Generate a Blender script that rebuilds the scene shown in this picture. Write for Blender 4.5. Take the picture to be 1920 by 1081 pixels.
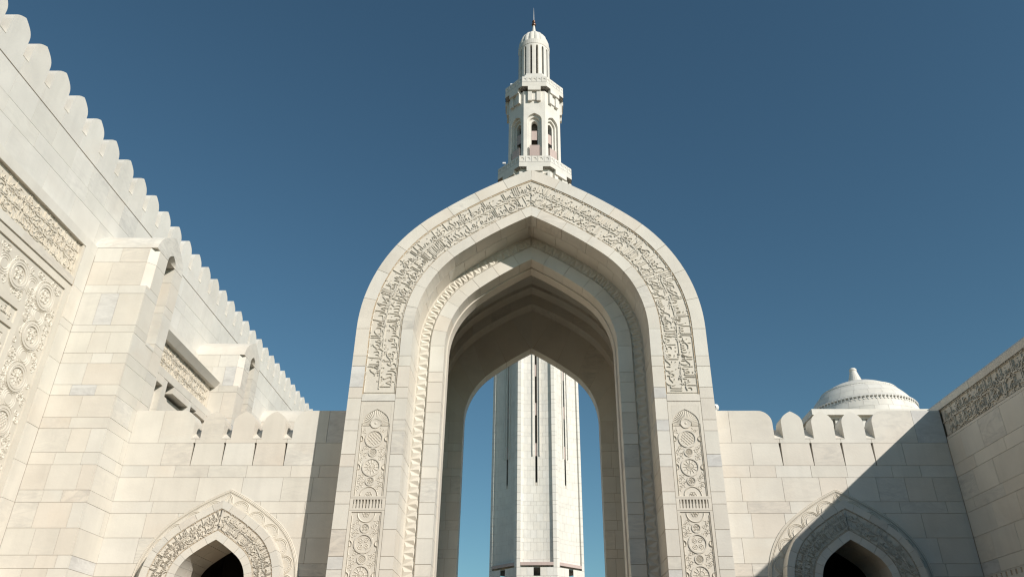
import bpy, math, random, unicodedata
from mathutils import Vector
C = bpy.context.scene.collection
for o in list(bpy.data.objects): bpy.data.objects.remove(o)
rnd = random.Random(11)
S = bpy.context.scene

# ------------------------------------------------------------------ camera, sky, sun, exposure
F_PX = 1424.9
PITCH = 29.005
cam = bpy.data.cameras.new('camera'); cam.sensor_width = 36; cam.sensor_fit = 'HORIZONTAL'
cam.lens = F_PX / 1920 * 36; cam.shift_x = -40 / 1920; cam.clip_start = .1; cam.clip_end = 3000
co = bpy.data.objects.new('camera', cam); C.objects.link(co)
co.location = (0, 0, 1.6); co.rotation_euler = (math.radians(90 + PITCH), 0, 0); S.camera = co

SUN_TO = Vector((.98, -1.0, .778)).normalized()
w = bpy.data.worlds.new('World'); S.world = w; w.use_nodes = True
nt = w.node_tree; bg = nt.nodes['Background']
sky = nt.nodes.new('ShaderNodeTexSky'); sky.sky_type = 'NISHITA'; sky.sun_disc = False
sky.sun_elevation = math.asin(SUN_TO.z); sky.sun_rotation = math.atan2(SUN_TO.x, SUN_TO.y)
sky.altitude = 0; sky.air_density = 1.0; sky.dust_density = .25; sky.ozone_density = 1.5
tint = nt.nodes.new('ShaderNodeMix'); tint.data_type = 'RGBA'; tint.blend_type = 'MULTIPLY'
tint.inputs[0].default_value = 1.0; tint.inputs[7].default_value = (.75, 1.07, 1.06, 1)
nt.links.new(sky.outputs[0], tint.inputs[6]); nt.links.new(tint.outputs[2], bg.inputs[0])
bg.inputs[1].default_value = .075
sl = bpy.data.lights.new('sun', 'SUN'); sl.energy = 4.4; sl.angle = math.radians(.53); sl.color = (1.0, .937, .855)
so = bpy.data.objects.new('sun', sl); C.objects.link(so); so.location = (40, -40, 60)
so.rotation_euler = SUN_TO.to_track_quat('Z', 'Y').to_euler()
S.view_settings.view_transform = 'Standard'; S.view_settings.look = 'None'
S.view_settings.exposure = 0.0; S.view_settings.gamma = 1.0; S.view_settings.use_curve_mapping = False
S.render.engine = 'CYCLES'; S.cycles.max_bounces = 8; S.cycles.diffuse_bounces = 2; S.cycles.use_denoising = True; S.cycles.filter_width = 1.25

# ------------------------------------------------------------------ materials
def marble(name, cols, vein=1.0, rough=.55, stain=.2, bump=.25, every=False):
    m = bpy.data.materials.new(name); m.use_nodes = True
    n = m.node_tree.nodes; L = m.node_tree.links
    b = n['Principled BSDF']; b.inputs['Roughness'].default_value = rough
    b.inputs['Specular IOR Level'].default_value = .3
    def new(t, **k):
        q = n.new(t)
        for a, v in k.items(): setattr(q, a, v)
        return q
    def mth(op, a, b_=None, clamp=False):
        q = new('ShaderNodeMath', operation=op, use_clamp=clamp)
        for i, v in enumerate((a, b_)):
            if v is None: continue
            if isinstance(v, (int, float)): q.inputs[i].default_value = v
            else: L.new(v, q.inputs[i])
        return q.outputs[0]
    geo = new('ShaderNodeNewGeometry'); inf = new('ShaderNodeObjectInfo')
    off = new('ShaderNodeVectorMath', operation='SCALE'); off.inputs[0].default_value = (1, 1.7, 2.3)
    L.new(mth('MULTIPLY', inf.outputs['Random'], 61.0), off.inputs['Scale'])
    pos = new('ShaderNodeVectorMath', operation='ADD')
    L.new(geo.outputs['Position'], pos.inputs[0]); L.new(off.outputs[0], pos.inputs[1])
    def noise(scale, det, dist=0.0, vec=pos.outputs[0], rg=.55):
        q = new('ShaderNodeTexNoise'); q.inputs['Scale'].default_value = scale
        q.inputs['Detail'].default_value = det; q.inputs['Distortion'].default_value = dist
        q.inputs['Roughness'].default_value = rg
        L.new(vec, q.inputs['Vector']); return q.outputs['Fac']
    ramp = new('ShaderNodeValToRGB'); cr = ramp.color_ramp; cr.interpolation = 'CONSTANT' if len(cols) > 3 else 'LINEAR'
    while len(cr.elements) < len(cols): cr.elements.new(.5)
    for i, c in enumerate(cols):
        cr.elements[i].position = i / len(cols); cr.elements[i].color = (*c, 1)
    L.new(inf.outputs['Random'], ramp.inputs[0])
    r2 = mth('FRACT', mth('MULTIPLY', inf.outputs['Random'], 17.31))
    r3 = mth('FRACT', mth('MULTIPLY', inf.outputs['Random'], 91.7))
    # soft clouding
    cl = new('ShaderNodeMapRange'); cl.inputs['From Min'].default_value = .3; cl.inputs['From Max'].default_value = .7
    cl.inputs['To Min'].default_value = .93; cl.inputs['To Max'].default_value = 1.05
    L.new(noise(.9, 4), cl.inputs[0])
    sp = new('ShaderNodeMapping'); sp.inputs['Scale'].default_value = (3.0, 3.0, .22); L.new(geo.outputs['Position'], sp.inputs[0])
    strk = new('ShaderNodeMapRange'); strk.inputs['From Min'].default_value = .5; strk.inputs['From Max'].default_value = .8   # faint rain streaks
    strk.inputs['To Min'].default_value = 1.0; strk.inputs['To Max'].default_value = .93; L.new(noise(1.0, 4, 0, sp.outputs[0]), strk.inputs[0])
    br = mth('MULTIPLY', cl.outputs[0], mth('MULTIPLY', mth('ADD', .96, mth('MULTIPLY', r2, .06)), strk.outputs[0]))
    base = new('ShaderNodeVectorMath', operation='SCALE')
    L.new(ramp.outputs[0], base.inputs[0]); L.new(br, base.inputs['Scale'])
    # directional veins, strong only on some stones
    mp = new('ShaderNodeMapping'); mp.inputs['Rotation'].default_value = (.5, .7, .4); mp.inputs['Scale'].default_value = (1, 1, 3.2)
    L.new(pos.outputs[0], mp.inputs[0])
    vn = mth('ABSOLUTE', mth('SUBTRACT', noise(.9, 6, 1.2, mp.outputs[0], .6), .5))
    vm = mth('SUBTRACT', 1.0, mth('MULTIPLY', vn, 11.0), True)
    cloud = new('ShaderNodeMapRange'); cloud.inputs['From Min'].default_value = .5; cloud.inputs['From Max'].default_value = .78
    L.new(noise(1.3, 5, .6, mp.outputs[0]), cloud.inputs[0])
    st = mth('MULTIPLY', mth('POWER', r3, 7.0), vein) if not every else mth('MULTIPLY', mth('ADD', .55, mth('MULTIPLY', r3, .45)), vein)
    amt = mth('MULTIPLY', mth('ADD', mth('MULTIPLY', vm, .45), mth('MULTIPLY', cloud.outputs[0], .75)), st, True)
    amt = mth('ADD', amt, mth('MULTIPLY', vm, .03 * vein), True)
    mix = new('ShaderNodeMix', data_type='RGBA'); mix.inputs[7].default_value = (.36, .345, .325, 1)
    L.new(amt, mix.inputs[0]); L.new(base.outputs[0], mix.inputs[6])
    # warm iron staining in blotches
    sm = new('ShaderNodeMapRange'); sm.inputs['From Min'].default_value = .54; sm.inputs['From Max'].default_value = .8
    L.new(noise(.55, 5, .3), sm.inputs[0])
    mix2 = new('ShaderNodeMix', data_type='RGBA'); mix2.inputs[7].default_value = (.60, .44, .29, 1)
    L.new(mth('MULTIPLY', mth('MULTIPLY', sm.outputs[0], mth('ADD', .3, r2)), stain, True), mix2.inputs[0]); L.new(mix.outputs[2], mix2.inputs[6])
    L.new(mix2.outputs[2], b.inputs['Base Color'])
    bp = new('ShaderNodeBump'); bp.inputs['Strength'].default_value = bump; bp.inputs['Distance'].default_value = .01
    L.new(noise(14, 4), bp.inputs['Height']); L.new(bp.outputs[0], b.inputs['Normal'])
    rr = new('ShaderNodeMapRange'); rr.inputs['To Min'].default_value = rough - .12; rr.inputs['To Max'].default_value = rough + .12
    L.new(noise(3, 3), rr.inputs[0]); L.new(rr.outputs[0], b.inputs['Roughness'])
    return m
STONE = marble('marble_stone', [(.735, .69, .605), (.74, .70, .615), (.73, .685, .60), (.735, .68, .59), (.73, .695, .62), (.74, .695, .61), (.73, .67, .58), (.735, .70, .625)], vein=.6)
VEINED = marble('grey_veined_marble', [(.70, .68, .635), (.69, .675, .64)], vein=.6, every=True, stain=.15)
TAN = marble('cream_carved_marble', [(.735, .67, .56), (.73, .665, .555)], vein=.1, stain=.3)
HALL = marble('white_hall_marble', [(.745, .715, .65), (.735, .70, .63), (.75, .72, .655), (.74, .71, .64)], vein=.4, stain=.12)
CARVE = marble('carved_marble', [(.735, .68, .585), (.725, .67, .575)], vein=.2, stain=.25)
CORE = marble('mortar', [(.50, .385, .26), (.48, .375, .255)], vein=0, rough=.9, stain=.5)
WHITE = marble('white_marble', [(.74, .71, .645), (.73, .70, .635), (.745, .71, .64), (.735, .71, .655)], vein=.15, stain=.08)
PINK = marble('pink_granite', [(.52, .41, .37), (.54, .43, .39)], vein=.1, stain=.1)
PAVE = marble('paving_stone', [(.34, .285, .21), (.33, .28, .205)], vein=.1, rough=.5)
JOINT = marble('pale_mortar', [(.60, .55, .47), (.59, .54, .46)], vein=0, rough=.9)
def plain(name, col, rough=.5, metal=0.0):
    m = bpy.data.materials.new(name); m.use_nodes = True; n = m.node_tree.nodes; b = n['Principled BSDF']
    b.inputs['Roughness'].default_value = rough; b.inputs['Metallic'].default_value = metal
    t = n.new('ShaderNodeTexNoise'); t.inputs['Scale'].default_value = 6; t.inputs['Detail'].default_value = 4
    g = n.new('ShaderNodeNewGeometry'); m.node_tree.links.new(g.outputs['Position'], t.inputs['Vector'])
    r = n.new('ShaderNodeValToRGB'); r.color_ramp.elements[0].color = (*[c * .8 for c in col], 1); r.color_ramp.elements[1].color = (*[min(1, c * 1.15) for c in col], 1)
    m.node_tree.links.new(t.outputs['Fac'], r.inputs[0]); m.node_tree.links.new(r.outputs[0], b.inputs['Base Color'])
    return m
BRONZE = plain('bronze', (.12, .06, .035), .45, .4)
STEEL = plain('steel', (.5, .5, .48), .35, .8)
PLASTIC = plain('white_plastic', (.75, .75, .73), .4)
GLASS = plain('dark_lens', (.02, .02, .025), .1)
DARK = plain('painted_shade', (.10, .085, .07), .9)  # dark colour painted in place of shade inside openings

# ------------------------------------------------------------------ object helpers
ORG = {}
def thing(name, label, cat, loc=(0, 0, 0), group=None, kind=None):
    o = bpy.data.objects.new(name, None); C.objects.link(o); o.location = loc
    o.empty_display_size = .5
    o['label'] = label; o['category'] = cat
    if group: o['group'] = group
    ORG[o.name] = Vector(loc); return o
def P(name, verts, faces, mat, parent=None, label=None, kind=None, smooth=False):
    og = ORG.get(parent.name, Vector((0, 0, 0))) if parent else Vector((0, 0, 0))
    me = bpy.data.meshes.new(name)
    me.from_pydata([(v[0] - og.x, v[1] - og.y, v[2] - og.z) for v in verts], [], faces)
    me.materials.append(mat)
    if smooth: me.polygons.foreach_set('use_smooth', [True] * len(me.polygons))
    o = bpy.data.objects.new(name, me); C.objects.link(o)
    if parent: o.parent = parent
    ORG[o.name] = og
    if label: o['label'] = label
    if kind: o['kind'] = kind
    return o
CUBES = {}
def cube_mesh(mat):
    if mat.name not in CUBES:
        v = [(x, y, z) for x in (-.5, .5) for y in (-.5, .5) for z in (-.5, .5)]
        f = [(0, 1, 3, 2), (4, 6, 7, 5), (0, 4, 5, 1), (2, 3, 7, 6), (0, 2, 6, 4), (1, 5, 7, 3)]
        me = bpy.data.meshes.new('stone_block'); me.from_pydata(v, [], f); me.materials.append(mat); CUBES[mat.name] = me
    return CUBES[mat.name]
def box(name, x0, x1, y0, y1, z0, z1, mat, parent=None, label=None):
    og = ORG.get(parent.name, Vector((0, 0, 0))) if parent else Vector((0, 0, 0))
    o = bpy.data.objects.new(name, cube_mesh(mat)); C.objects.link(o)
    o.location = ((x0 + x1) / 2 - og.x, (y0 + y1) / 2 - og.y, (z0 + z1) / 2 - og.z)
    o.scale = (abs(x1 - x0), abs(y1 - y0), abs(z1 - z0))
    if parent: o.parent = parent
    if label: o['label'] = label
    return o
class MB:                                      # collects pieces that stay joined in one part
    def __init__(s): s.v = []; s.f = []
    def add(s, v, f):
        b = len(s.v); s.v += [tuple(q) for q in v]; s.f += [tuple(b + i for i in t) for t in f]
    def box(s, x0, x1, y0, y1, z0, z1):
        s.add([(x, y, z) for x in (x0, x1) for y in (y0, y1) for z in (z0, z1)],
              [(0, 1, 3, 2), (4, 6, 7, 5), (0, 4, 5, 1), (2, 3, 7, 6), (0, 2, 6, 4), (1, 5, 7, 3)])
    def prism(s, poly, vec, back=False):       # polygon (3-D points) pushed along vec
        n = len(poly); q = [Vector(p) for p in poly]; vec = Vector(vec)
        s.add(q + [p + vec for p in q], [tuple(range(n))] + [(i, (i + 1) % n, n + (i + 1) % n, n + i) for i in range(n)] + ([tuple(range(2 * n - 1, n - 1, -1))] if back else []))
    def strip(s, A, B):                        # quads between two point rows
        n = len(A); s.add(list(A) + list(B), [(i, i + 1, n + i + 1, n + i) for i in range(n - 1)])
    def lathe(s, prof, c, n=24, a0=0.0, a1=2 * math.pi):
        full = abs(a1 - a0 - 2 * math.pi) < 1e-6; m = n if full else n + 1
        vs = [(c[0] + r * math.cos(a0 + (a1 - a0) * k / n), c[1] + r * math.sin(a0 + (a1 - a0) * k / n), c[2] + z) for r, z in prof for k in range(m)]
        fs = [(j * m + k, j * m + (k + 1) % m, (j + 1) * m + (k + 1) % m, (j + 1) * m + k) for j in range(len(prof) - 1) for k in range(n)]
        s.add(vs, fs)
    def ridge(s, pts, wd, h, mp, closed=False, n0=0.0):   # raised fillet along a 2-D line, mp maps (u, v, n) into space
        n = len(pts)
        if n < 2: return
        a, c, b = [], [], []
        for i, (u, v) in enumerate(pts):
            p, q = (pts[i - 1], pts[(i + 1) % n]) if closed else (pts[max(0, i - 1)], pts[min(n - 1, i + 1)])
            du, dv = q[0] - p[0], q[1] - p[1]; l = math.hypot(du, dv) or 1; nu, nv = -dv / l * wd / 2, du / l * wd / 2
            a.append(mp(u + nu, v + nv, n0)); c.append(mp(u, v, n0 + h)); b.append(mp(u - nu, v - nv, n0))
        if closed: a.append(a[0]); c.append(c[0]); b.append(b[0])
        s.strip(a, c); s.strip(c, b)
    def disc(s, u, v, r, h, mp, n=16, dome=0.0):
        ring = [(u + r * math.cos(2 * math.pi * k / n), v + r * math.sin(2 * math.pi * k / n)) for k in range(n)]
        A = [mp(x, y, -.03) for x, y in ring]; B = [mp(x, y, h) for x, y in ring]
        s.strip(A + A[:1], B + B[:1])
        s.add(B + [mp(u, v, h + dome)], [(k, (k + 1) % n, n) for k in range(n)])
    def ring(s, u, v, r0, r1, h, mp, n=20):
        for k in range(n):
            a, b = 2 * math.pi * k / n, 2 * math.pi * (k + 1) / n
            q = [(u + r * math.cos(t), v + r * math.sin(t)) for r, t in ((r0, a), (r1, a), (r1, b), (r0, b))]
            T = [mp(x, y, h) for x, y in q]; B = [mp(x, y, -.03) for x, y in q]
            s.add(T + B, [(0, 1, 2, 3), (1, 5, 6, 2), (0, 3, 7, 4)])
    def put(s, name, mat, parent=None, **k):
        return P(name, s.v, s.f, mat, parent, **k) if s.f else None
def circ(u, v, r, n=18, a0=0.0, a1=2 * math.pi):
    return [(u + r * math.cos(a0 + (a1 - a0) * k / n), v + r * math.sin(a0 + (a1 - a0) * k / n)) for k in range(n + (0 if abs(a1 - a0) > 6.28 else 1))]
def spiral(u, v, r, turns, a0, sgn=1, n=14):
    return [(u + r * (1 - .85 * k / n) * math.cos(a0 + sgn * turns * 6.283 * k / n), v + r * (1 - .85 * k / n) * math.sin(a0 + sgn * turns * 6.283 * k / n)) for k in range(n + 1)]

# ------------------------------------------------------------------ four-centred arch: every arch of the place is an offset of this curve
TH1 = math.radians(52)
class Arch:
    def __init__(s, w, zs, xc=0.0):
        s.w, s.zs, s.xc = w, zs, xc; k = w / 6.1
        s.r1 = 5.95 * k; s.c1 = w - s.r1; e = (s.c1 + s.r1 * math.cos(TH1), s.r1 * math.sin(TH1))
        s.R2 = 17.4 * k; s.c2 = (e[0] - s.R2 * math.cos(TH1), e[1] - s.R2 * math.sin(TH1))
        s.tha = math.acos(-s.c2[0] / s.R2); s.L1 = s.r1 * TH1; s.L = s.L1 + s.R2 * (s.tha - TH1)
    def pt(s, d, t, side=1):
        if t <= 0: x, z = s.w - d, t
        elif t <= s.L1:
            a = t / s.r1; x, z = s.c1 + (s.r1 - d) * math.cos(a), (s.r1 - d) * math.sin(a)
        else:
            R = s.R2 - d; a = TH1 + (t - s.L1) / s.R2; am = math.acos(max(-1, min(1, -s.c2[0] / R)))
            if d < 0 and t >= s.L - 1e-6: a = am
            a = min(a, am); x, z = s.c2[0] + R * math.cos(a), s.c2[1] + R * math.sin(a)
        if x < 0: x = 0.0
        return s.xc + side * x, s.zs + z
    def line(s, d, t0, t1, side=1, step=.35):
        n = max(1, math.ceil((t1 - t0) / step)); cuts = {t0 + (t1 - t0) * i / n for i in range(n + 1)}
        if t0 < 0 < t1: cuts.add(0.0)
        return [s.pt(d, t, side) for t in sorted(cuts)]
    def apex(s, d): return s.pt(d, s.L)[1]
def voussoir(mb, A, side, t0, t1, d0, d1, y0, y1, gap=.006, step=.35):
    """one arch stone: between offsets d0 (outside) and d1 (inside), front at y0, back at y1"""
    o = A.line(d0, t0 + gap, t1 - gap, side, step); i = A.line(d1, t0 + gap, t1 - gap, side, step)
    of = [(x, y0, z) for x, z in o]; nf = [(x, y0, z) for x, z in i]
    ob = [(x, y1, z) for x, z in o]; nb = [(x, y1, z) for x, z in i]
    mb.strip(of, nf); mb.strip(ob, of); mb.strip(nf, nb)
    mb.add([of[0], nf[0], nb[0], ob[0]], [(0, 1, 2, 3)]); mb.add([of[-1], nf[-1], nb[-1], ob[-1]], [(0, 1, 2, 3)])
def arch_plate(mb, A, d0, d1, t0, y, step=.3):
    for sd in (1, -1):
        mb.strip([(x, y, z) for x, z in A.line(d0, t0, A.L, sd, step)], [(x, y, z) for x, z in A.line(d1, t0, A.L, sd, step)])
def soffit(mb, A, d, t0, y0, y1, step=.3):
    for sd in (1, -1):
        q = A.line(d, t0, A.L, sd, step); mb.strip([(x, y0, z) for x, z in q], [(x, y1, z) for x, z in q])

# ------------------------------------------------------------------ carved writing
FORMS = {}
for cp in range(0xFE70, 0xFEFD):
    d = unicodedata.decomposition(chr(cp)).split()
    if d: FORMS.setdefault(''.join(chr(int(x, 16)) for x in d[1:]), {})[d[0].strip('<>')] = chr(cp)
LIG = {'\x01': 'لا', '\x02': 'لأ', '\x03': 'لآ', '\x04': 'لإ'}
def shaped(wd):
    for k, v in LIG.items(): wd = wd.replace(v, k)
    out, prev = [], False
    for i, ch in enumerate(wd):
        f = FORMS.get(LIG.get(ch, ch))
        if not f: out.append(ch); prev = False; continue
        nx = wd[i + 1] if i + 1 < len(wd) else None
        fwd = 'initial' in f and nx is not None and 'final' in FORMS.get(LIG.get(nx, nx), {})
        k = ('medial' if fwd else 'final') if prev and 'final' in f else ('initial' if fwd else 'isolated')
        out.append(f.get(k, f.get('isolated'))); prev = fwd
    return ''.join(reversed(out))
WC = {}
def word_mesh(wd):
    if wd in WC: return WC[wd]
    cu = bpy.data.curves.new('word', 'FONT'); cu.body = shaped(wd); cu.resolution_u = 2; cu.extrude = .5; cu.offset = -.017
    o = bpy.data.objects.new('word', cu); C.objects.link(o)
    me = bpy.data.meshes.new_from_object(o.evaluated_get(bpy.context.evaluated_depsgraph_get()))
    vs = [tuple(v.co) for v in me.vertices]; fs = [tuple(p.vertices) for p in me.polygons]
    bpy.data.objects.remove(o); bpy.data.curves.remove(cu); bpy.data.meshes.remove(me)
    par = list(range(len(vs)))
    def find(a):
        while par[a] != a: par[a] = par[par[a]]; a = par[a]
        return a
    for f in fs:
        for a in f[1:]: par[find(a)] = find(f[0])
    ids = {}; lift = [ids.setdefault(find(i), len(ids)) % 5 for i in range(len(vs))]
    fs = [f for f in fs if not all(vs[i][2] < 0 for i in f)]        # no back faces
    x0 = min(v[0] for v in vs); x1 = max(v[0] for v in vs)
    WC[wd] = ([(v[0] - x0, v[1], (1.0 - .03 * l) if v[2] > 0 else -.3) for v, l in zip(vs, lift)], fs, x1 - x0)
    return WC[wd]
RAHMAN = """الرحمن علم القرآن خلق الإنسان علمه البيان الشمس والقمر بحسبان والنجم والشجر يسجدان والسماء رفعها ووضع الميزان ألا تطغوا في الميزان وأقيموا الوزن بالقسط ولا تخسروا الميزان والأرض وضعها للأنام فيها فاكهة والنخل ذات الأكمام والحب ذو العصف والريحان فبأي آلاء ربكما تكذبان خلق الإنسان من صلصال كالفخار وخلق الجان من مارج من نار فبأي آلاء ربكما تكذبان رب المشرقين ورب المغربين فبأي آلاء ربكما تكذبان مرج البحرين يلتقيان بينهما برزخ لا يبغيان فبأي آلاء ربكما تكذبان يخرج منهما اللؤلؤ والمرجان فبأي آلاء ربكما تكذبان وله الجوار المنشآت في البحر كالأعلام فبأي آلاء ربكما تكذبان كل من عليها فان ويبقى وجه ربك ذو الجلال والإكرام فبأي آلاء ربكما تكذبان يسأله من في السماوات والأرض كل يوم هو في شأن""".split()
def inscription(parent, words, s0, s1, rows, fn, depth, mat, joined=False, xs=.8, marks=60, skip=None, seed=1, clear=.02, flourish=0):
    """words run from s0 to s1 in reading direction over stacked rows (baseline h, size); fn(s, h, n) maps into space"""
    r = random.Random(seed); at = [s0] * len(rows); big = MB(); k = 0
    while k < 400:
        i = min(range(len(rows)), key=lambda j: at[j]); h, sz = rows[i]
        vs, fs, wd = word_mesh(words[k % len(words)]); k += 1
        sx = sz * xs * r.uniform(.9, 1.1); L = wd * sx
        if skip and at[i] < skip[1] and at[i] + L > skip[0] and at[i] < skip[0]: at[i] = skip[1]
        if at[i] + L > s1:
            if min(at) >= s1 - sz * .5: break
            at[i] = s1
            if min(at) >= s1: break
            continue
        sy = sz * r.uniform(1.0, 1.14); b = h + r.uniform(-.05, .05) * sz; sk = .06
        q = [fn(at[i] + (wd - x) * sx - y * sk * sx, b + y * sy, n * depth) for x, y, n in vs]
        if joined: big.add(q, fs)
        else: P('carved_word', q, fs, mat, parent)
        at[i] += L + clear + sz * .06
    hs = [h for h, _ in rows]; sz = rows[0][1]
    for _ in range(marks):                                         # vowel strokes, dots and hooks between the letters
        i = r.randrange(len(rows)); s = r.uniform(s0 + .1, s1 - .1); h = rows[i][0] + rows[i][1] * r.choice((r.uniform(.78, .98), r.uniform(-.38, -.2)))
        if skip and skip[0] - .2 < s < skip[1] + .2: continue
        l, t = (sz * r.uniform(.12, .24), sz * .055) if r.random() < .6 else (sz * .09, sz * .09)
        a = r.uniform(.3, .9); ca, sa = math.cos(a), math.sin(a)
        q = [(s + u * ca - v * sa, h + u * sa + v * ca) for u, v in ((-l / 2, -t / 2), (l / 2, -t / 2), (l / 2, t / 2), (-l / 2, t / 2))]
        big.add([fn(u, v, depth * .8) for u, v in q] + [fn(u, v, -depth * .3) for u, v in q], [(0, 1, 2, 3), (0, 1, 5, 4), (1, 2, 6, 5), (2, 3, 7, 6), (3, 0, 4, 7)])
    def ribbon(pts, t, dp):
        n = len(pts); a, b_ = [], []
        for i, (u, v) in enumerate(pts):
            p, q = pts[max(0, i - 1)], pts[min(n - 1, i + 1)]; du, dv = q[0] - p[0], q[1] - p[1]; l = math.hypot(du, dv) or 1
            tt = t * (.45 + .55 * math.sin(math.pi * min(1, (i + .6) / (n - .2)))) / 2; a.append((u - dv / l * tt, v + du / l * tt)); b_.append((u + dv / l * tt, v - du / l * tt))
        T, U = [fn(*q, dp) for q in a], [fn(*q, dp) for q in b_]
        big.strip(T, U); big.strip(T, [fn(*q, -.005) for q in a]); big.strip(U, [fn(*q, -.005) for q in b_])
    for _ in range(flourish):                                      # tall strokes and deep bowls of the script
        i = r.randrange(len(rows)); h, z_ = rows[i]; s = r.uniform(s0 + .25, s1 - z_ * 1.3)
        if skip and skip[0] - z_ * 1.4 < s < skip[1] + z_ * .8: continue
        k_ = r.random(); dp = depth * r.uniform(.84, 1.02)
        if k_ < .22:
            for g_ in range(r.choice((1, 2, 2))):
                x = s + g_ * z_ * .17; ribbon([(x + z_ * .05, h - .02 * z_), (x + z_ * .02, h + z_ * .4), (x - z_ * .03, h + z_ * .84)], z_ * .07, dp)
        elif k_ < .78:
            R = z_ * r.uniform(.22, .42); a0 = r.uniform(3.3, 3.7)
            ribbon([(s - R * 1.25 * math.cos(a0 + 2.5 * q / 8), h + z_ * .14 + R * .8 * math.sin(a0 + 2.5 * q / 8)) for q in range(9)], z_ * .08, dp)
        else:
            L_ = z_ * r.uniform(.5, .9); ribbon([(s + L_ * q / 5, h + z_ * (.5 + .1 * math.sin(q * 1.2)) - .25 * z_ * q / 5) for q in range(6)], z_ * .07, dp)
    if len(rows) > 1:                                              # the long connecting strokes between the rows
        for j in range(len(rows) - 1):
            h = (rows[j][0] + rows[j][1] * .74 + rows[j + 1][0]) / 2 - .01; s = s0 + .2
            while s < s1 - .6:
                e = s + r.uniform(.5, 1.1) * rows[0][1] * 2.2
                if not (skip and s < skip[1] and e > skip[0]):
                    n = max(2, int((e - s) / .3)); t = sz * .055
                    A = [fn(s + (e - s) * m / n, h - t / 2, depth * .9) for m in range(n + 1)]; B = [fn(s + (e - s) * m / n, h + t / 2, depth * .9) for m in range(n + 1)]
                    A0 = [fn(s + (e - s) * m / n, h - t / 2, -.005) for m in range(n + 1)]; B0 = [fn(s + (e - s) * m / n, h + t / 2, -.005) for m in range(n + 1)]
                    big.strip(A, B); big.strip(A, A0); big.strip(B, B0)
                s = e + r.uniform(.1, .5)
    big.put('carved_vowel_marks' if not joined else 'carved_script', mat, parent, kind='stuff')

# ------------------------------------------------------------------ coursed stone facing
ZC = [0, .605, .99, 1.775, 2.16, 2.945, 3.33, 4.115, 4.50, 5.285, 5.665, 6.455, 7.23, 7.61, 8.405, 8.81, 9.595, 9.97, 10.73, 11.11, 11.88, 12.265, 13.045, 13.33, 14.58, 14.91, 15.875, 16.49]
G = .005
def stone(name, axis, f, s, a0, a1, z0, z1, th, parent, mat=STONE):
    """facing stone on the plane axis=f, outward sign s"""
    j = rnd.uniform(-.0025, .0035); f0 = f + s * j
    if mat is STONE and name == 'stone' and rnd.random() < .04:
        mat = VEINED
    if axis == 'y': return box(name, a0 + G, a1 - G, min(f0, f - s * th), max(f0, f - s * th), z0 + G, z1 - G, mat, parent)
    return box(name, min(f0, f - s * th), max(f0, f - s * th), a0 + G, a1 - G, z0 + G, z1 - G, mat, parent)
def course(axis, f, s, a0, a1, z0, z1, parent, ln=(.85, 1.5), th=.08, keep=None, name='stone', cuts=None, mat=STONE):
    if cuts is None:
        cuts = [a0]
        if z1 - z0 < .5: ln = (ln[0] * 1.0, ln[1] * 1.25)
        while True:
            n = cuts[-1] + rnd.uniform(*ln)
            if n > a1 - ln[0] * .55: break
            cuts.append(n)
        cuts.append(a1)
    for p, q in zip(cuts, cuts[1:]):
        if keep is None or keep(p, q, z0, z1): stone(name, axis, f, s, p, q, z0, z1, th, parent, mat)

# ================================================================== GROUND
YARD = marble('dark_yard_paving', [(.19, .125, .065), (.185, .12, .062)], vein=0, rough=.6)
BOUNCE_PAVE = marble('pale_bounce_paving', [(.68, .57, .41), (.67, .56, .40)], vein=.2, rough=.5)  # pale colour for the added light-bouncing strip
g = MB(); g.add([(-600, -600, 0), (600, -600, 0), (600, 900, 0), (-600, 900, 0)], [(0, 1, 2, 3)])
go = g.put('ground', YARD); go['kind'] = 'structure'; go['label'] = 'dark paving of the mosque grounds'
g = MB()
for i in range(-20, 20):
    for j in range(10): g.box(i * 4 + .02, i * 4 + 3.98, 27 + j * 4.02, 27 + j * 4.02 + 3.98, -.02, .02)
go = g.put('bounce_strip', BOUNCE_PAVE, kind='structure'); go['label'] = 'added pale strip beneath and behind the archway, unseen, bounces light into the vault'  # unseen strip added to reflect light onto the vault soffits

# ================================================================== GATEWAY
Y0, YS = 24.0, 25.43
gate = thing('gateway_arch', 'tall pointed marble archway with carved inscription band, in the middle of the courtyard wall', 'archway', (0, Y0, 0))
A = Arch(6.12, 13.3, -.08)
APX = A.L
core = MB()
for sd in (1, -1):                                                 # mortar bed behind the outer stones
    o = A.line(.03, -13.3, APX, sd); i = A.line(.5, -13.3, APX, sd)
    core.strip([(x, Y0 + .02, z) for x, z in o], [(x, Y0 + .02, z) for x, z in i])
    core.strip([(x, Y0 + .02, z) for x, z in o], [(x, 34.37, z) for x, z in o])
    i = A.line(1.56, -13.3, APX, sd); q = A.line(1.97, -13.3, APX, sd)
    core.strip([(x, Y0 + .02, z) for x, z in i], [(x, Y0 + .02, z) for x, z in q])
    core.strip([(x, Y0 + .02, z) for x, z in A.line(1.965, -13.3, APX, sd)], [(x, YS + .1, z) for x, z in A.line(1.965, -13.3, APX, sd)])
    core.strip([(x, YS + .02, z) for x, z in A.line(2.40, -13.3, APX, sd)], [(x, YS + .02, z) for x, z in A.line(2.93, -13.3, APX, sd)])
    core.strip([(x, YS + .02, z) for x, z in A.line(2.92, -13.3, APX, sd)], [(x, 26.1, z) for x, z in A.line(2.92, -13.3, APX, sd)])
core.put('mortar_bed', CORE, gate)
jz = [z for z in ZC if z < 12.5] + [13.3]
jt = [z - 13.3 for z in jz]
NV = 8
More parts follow.
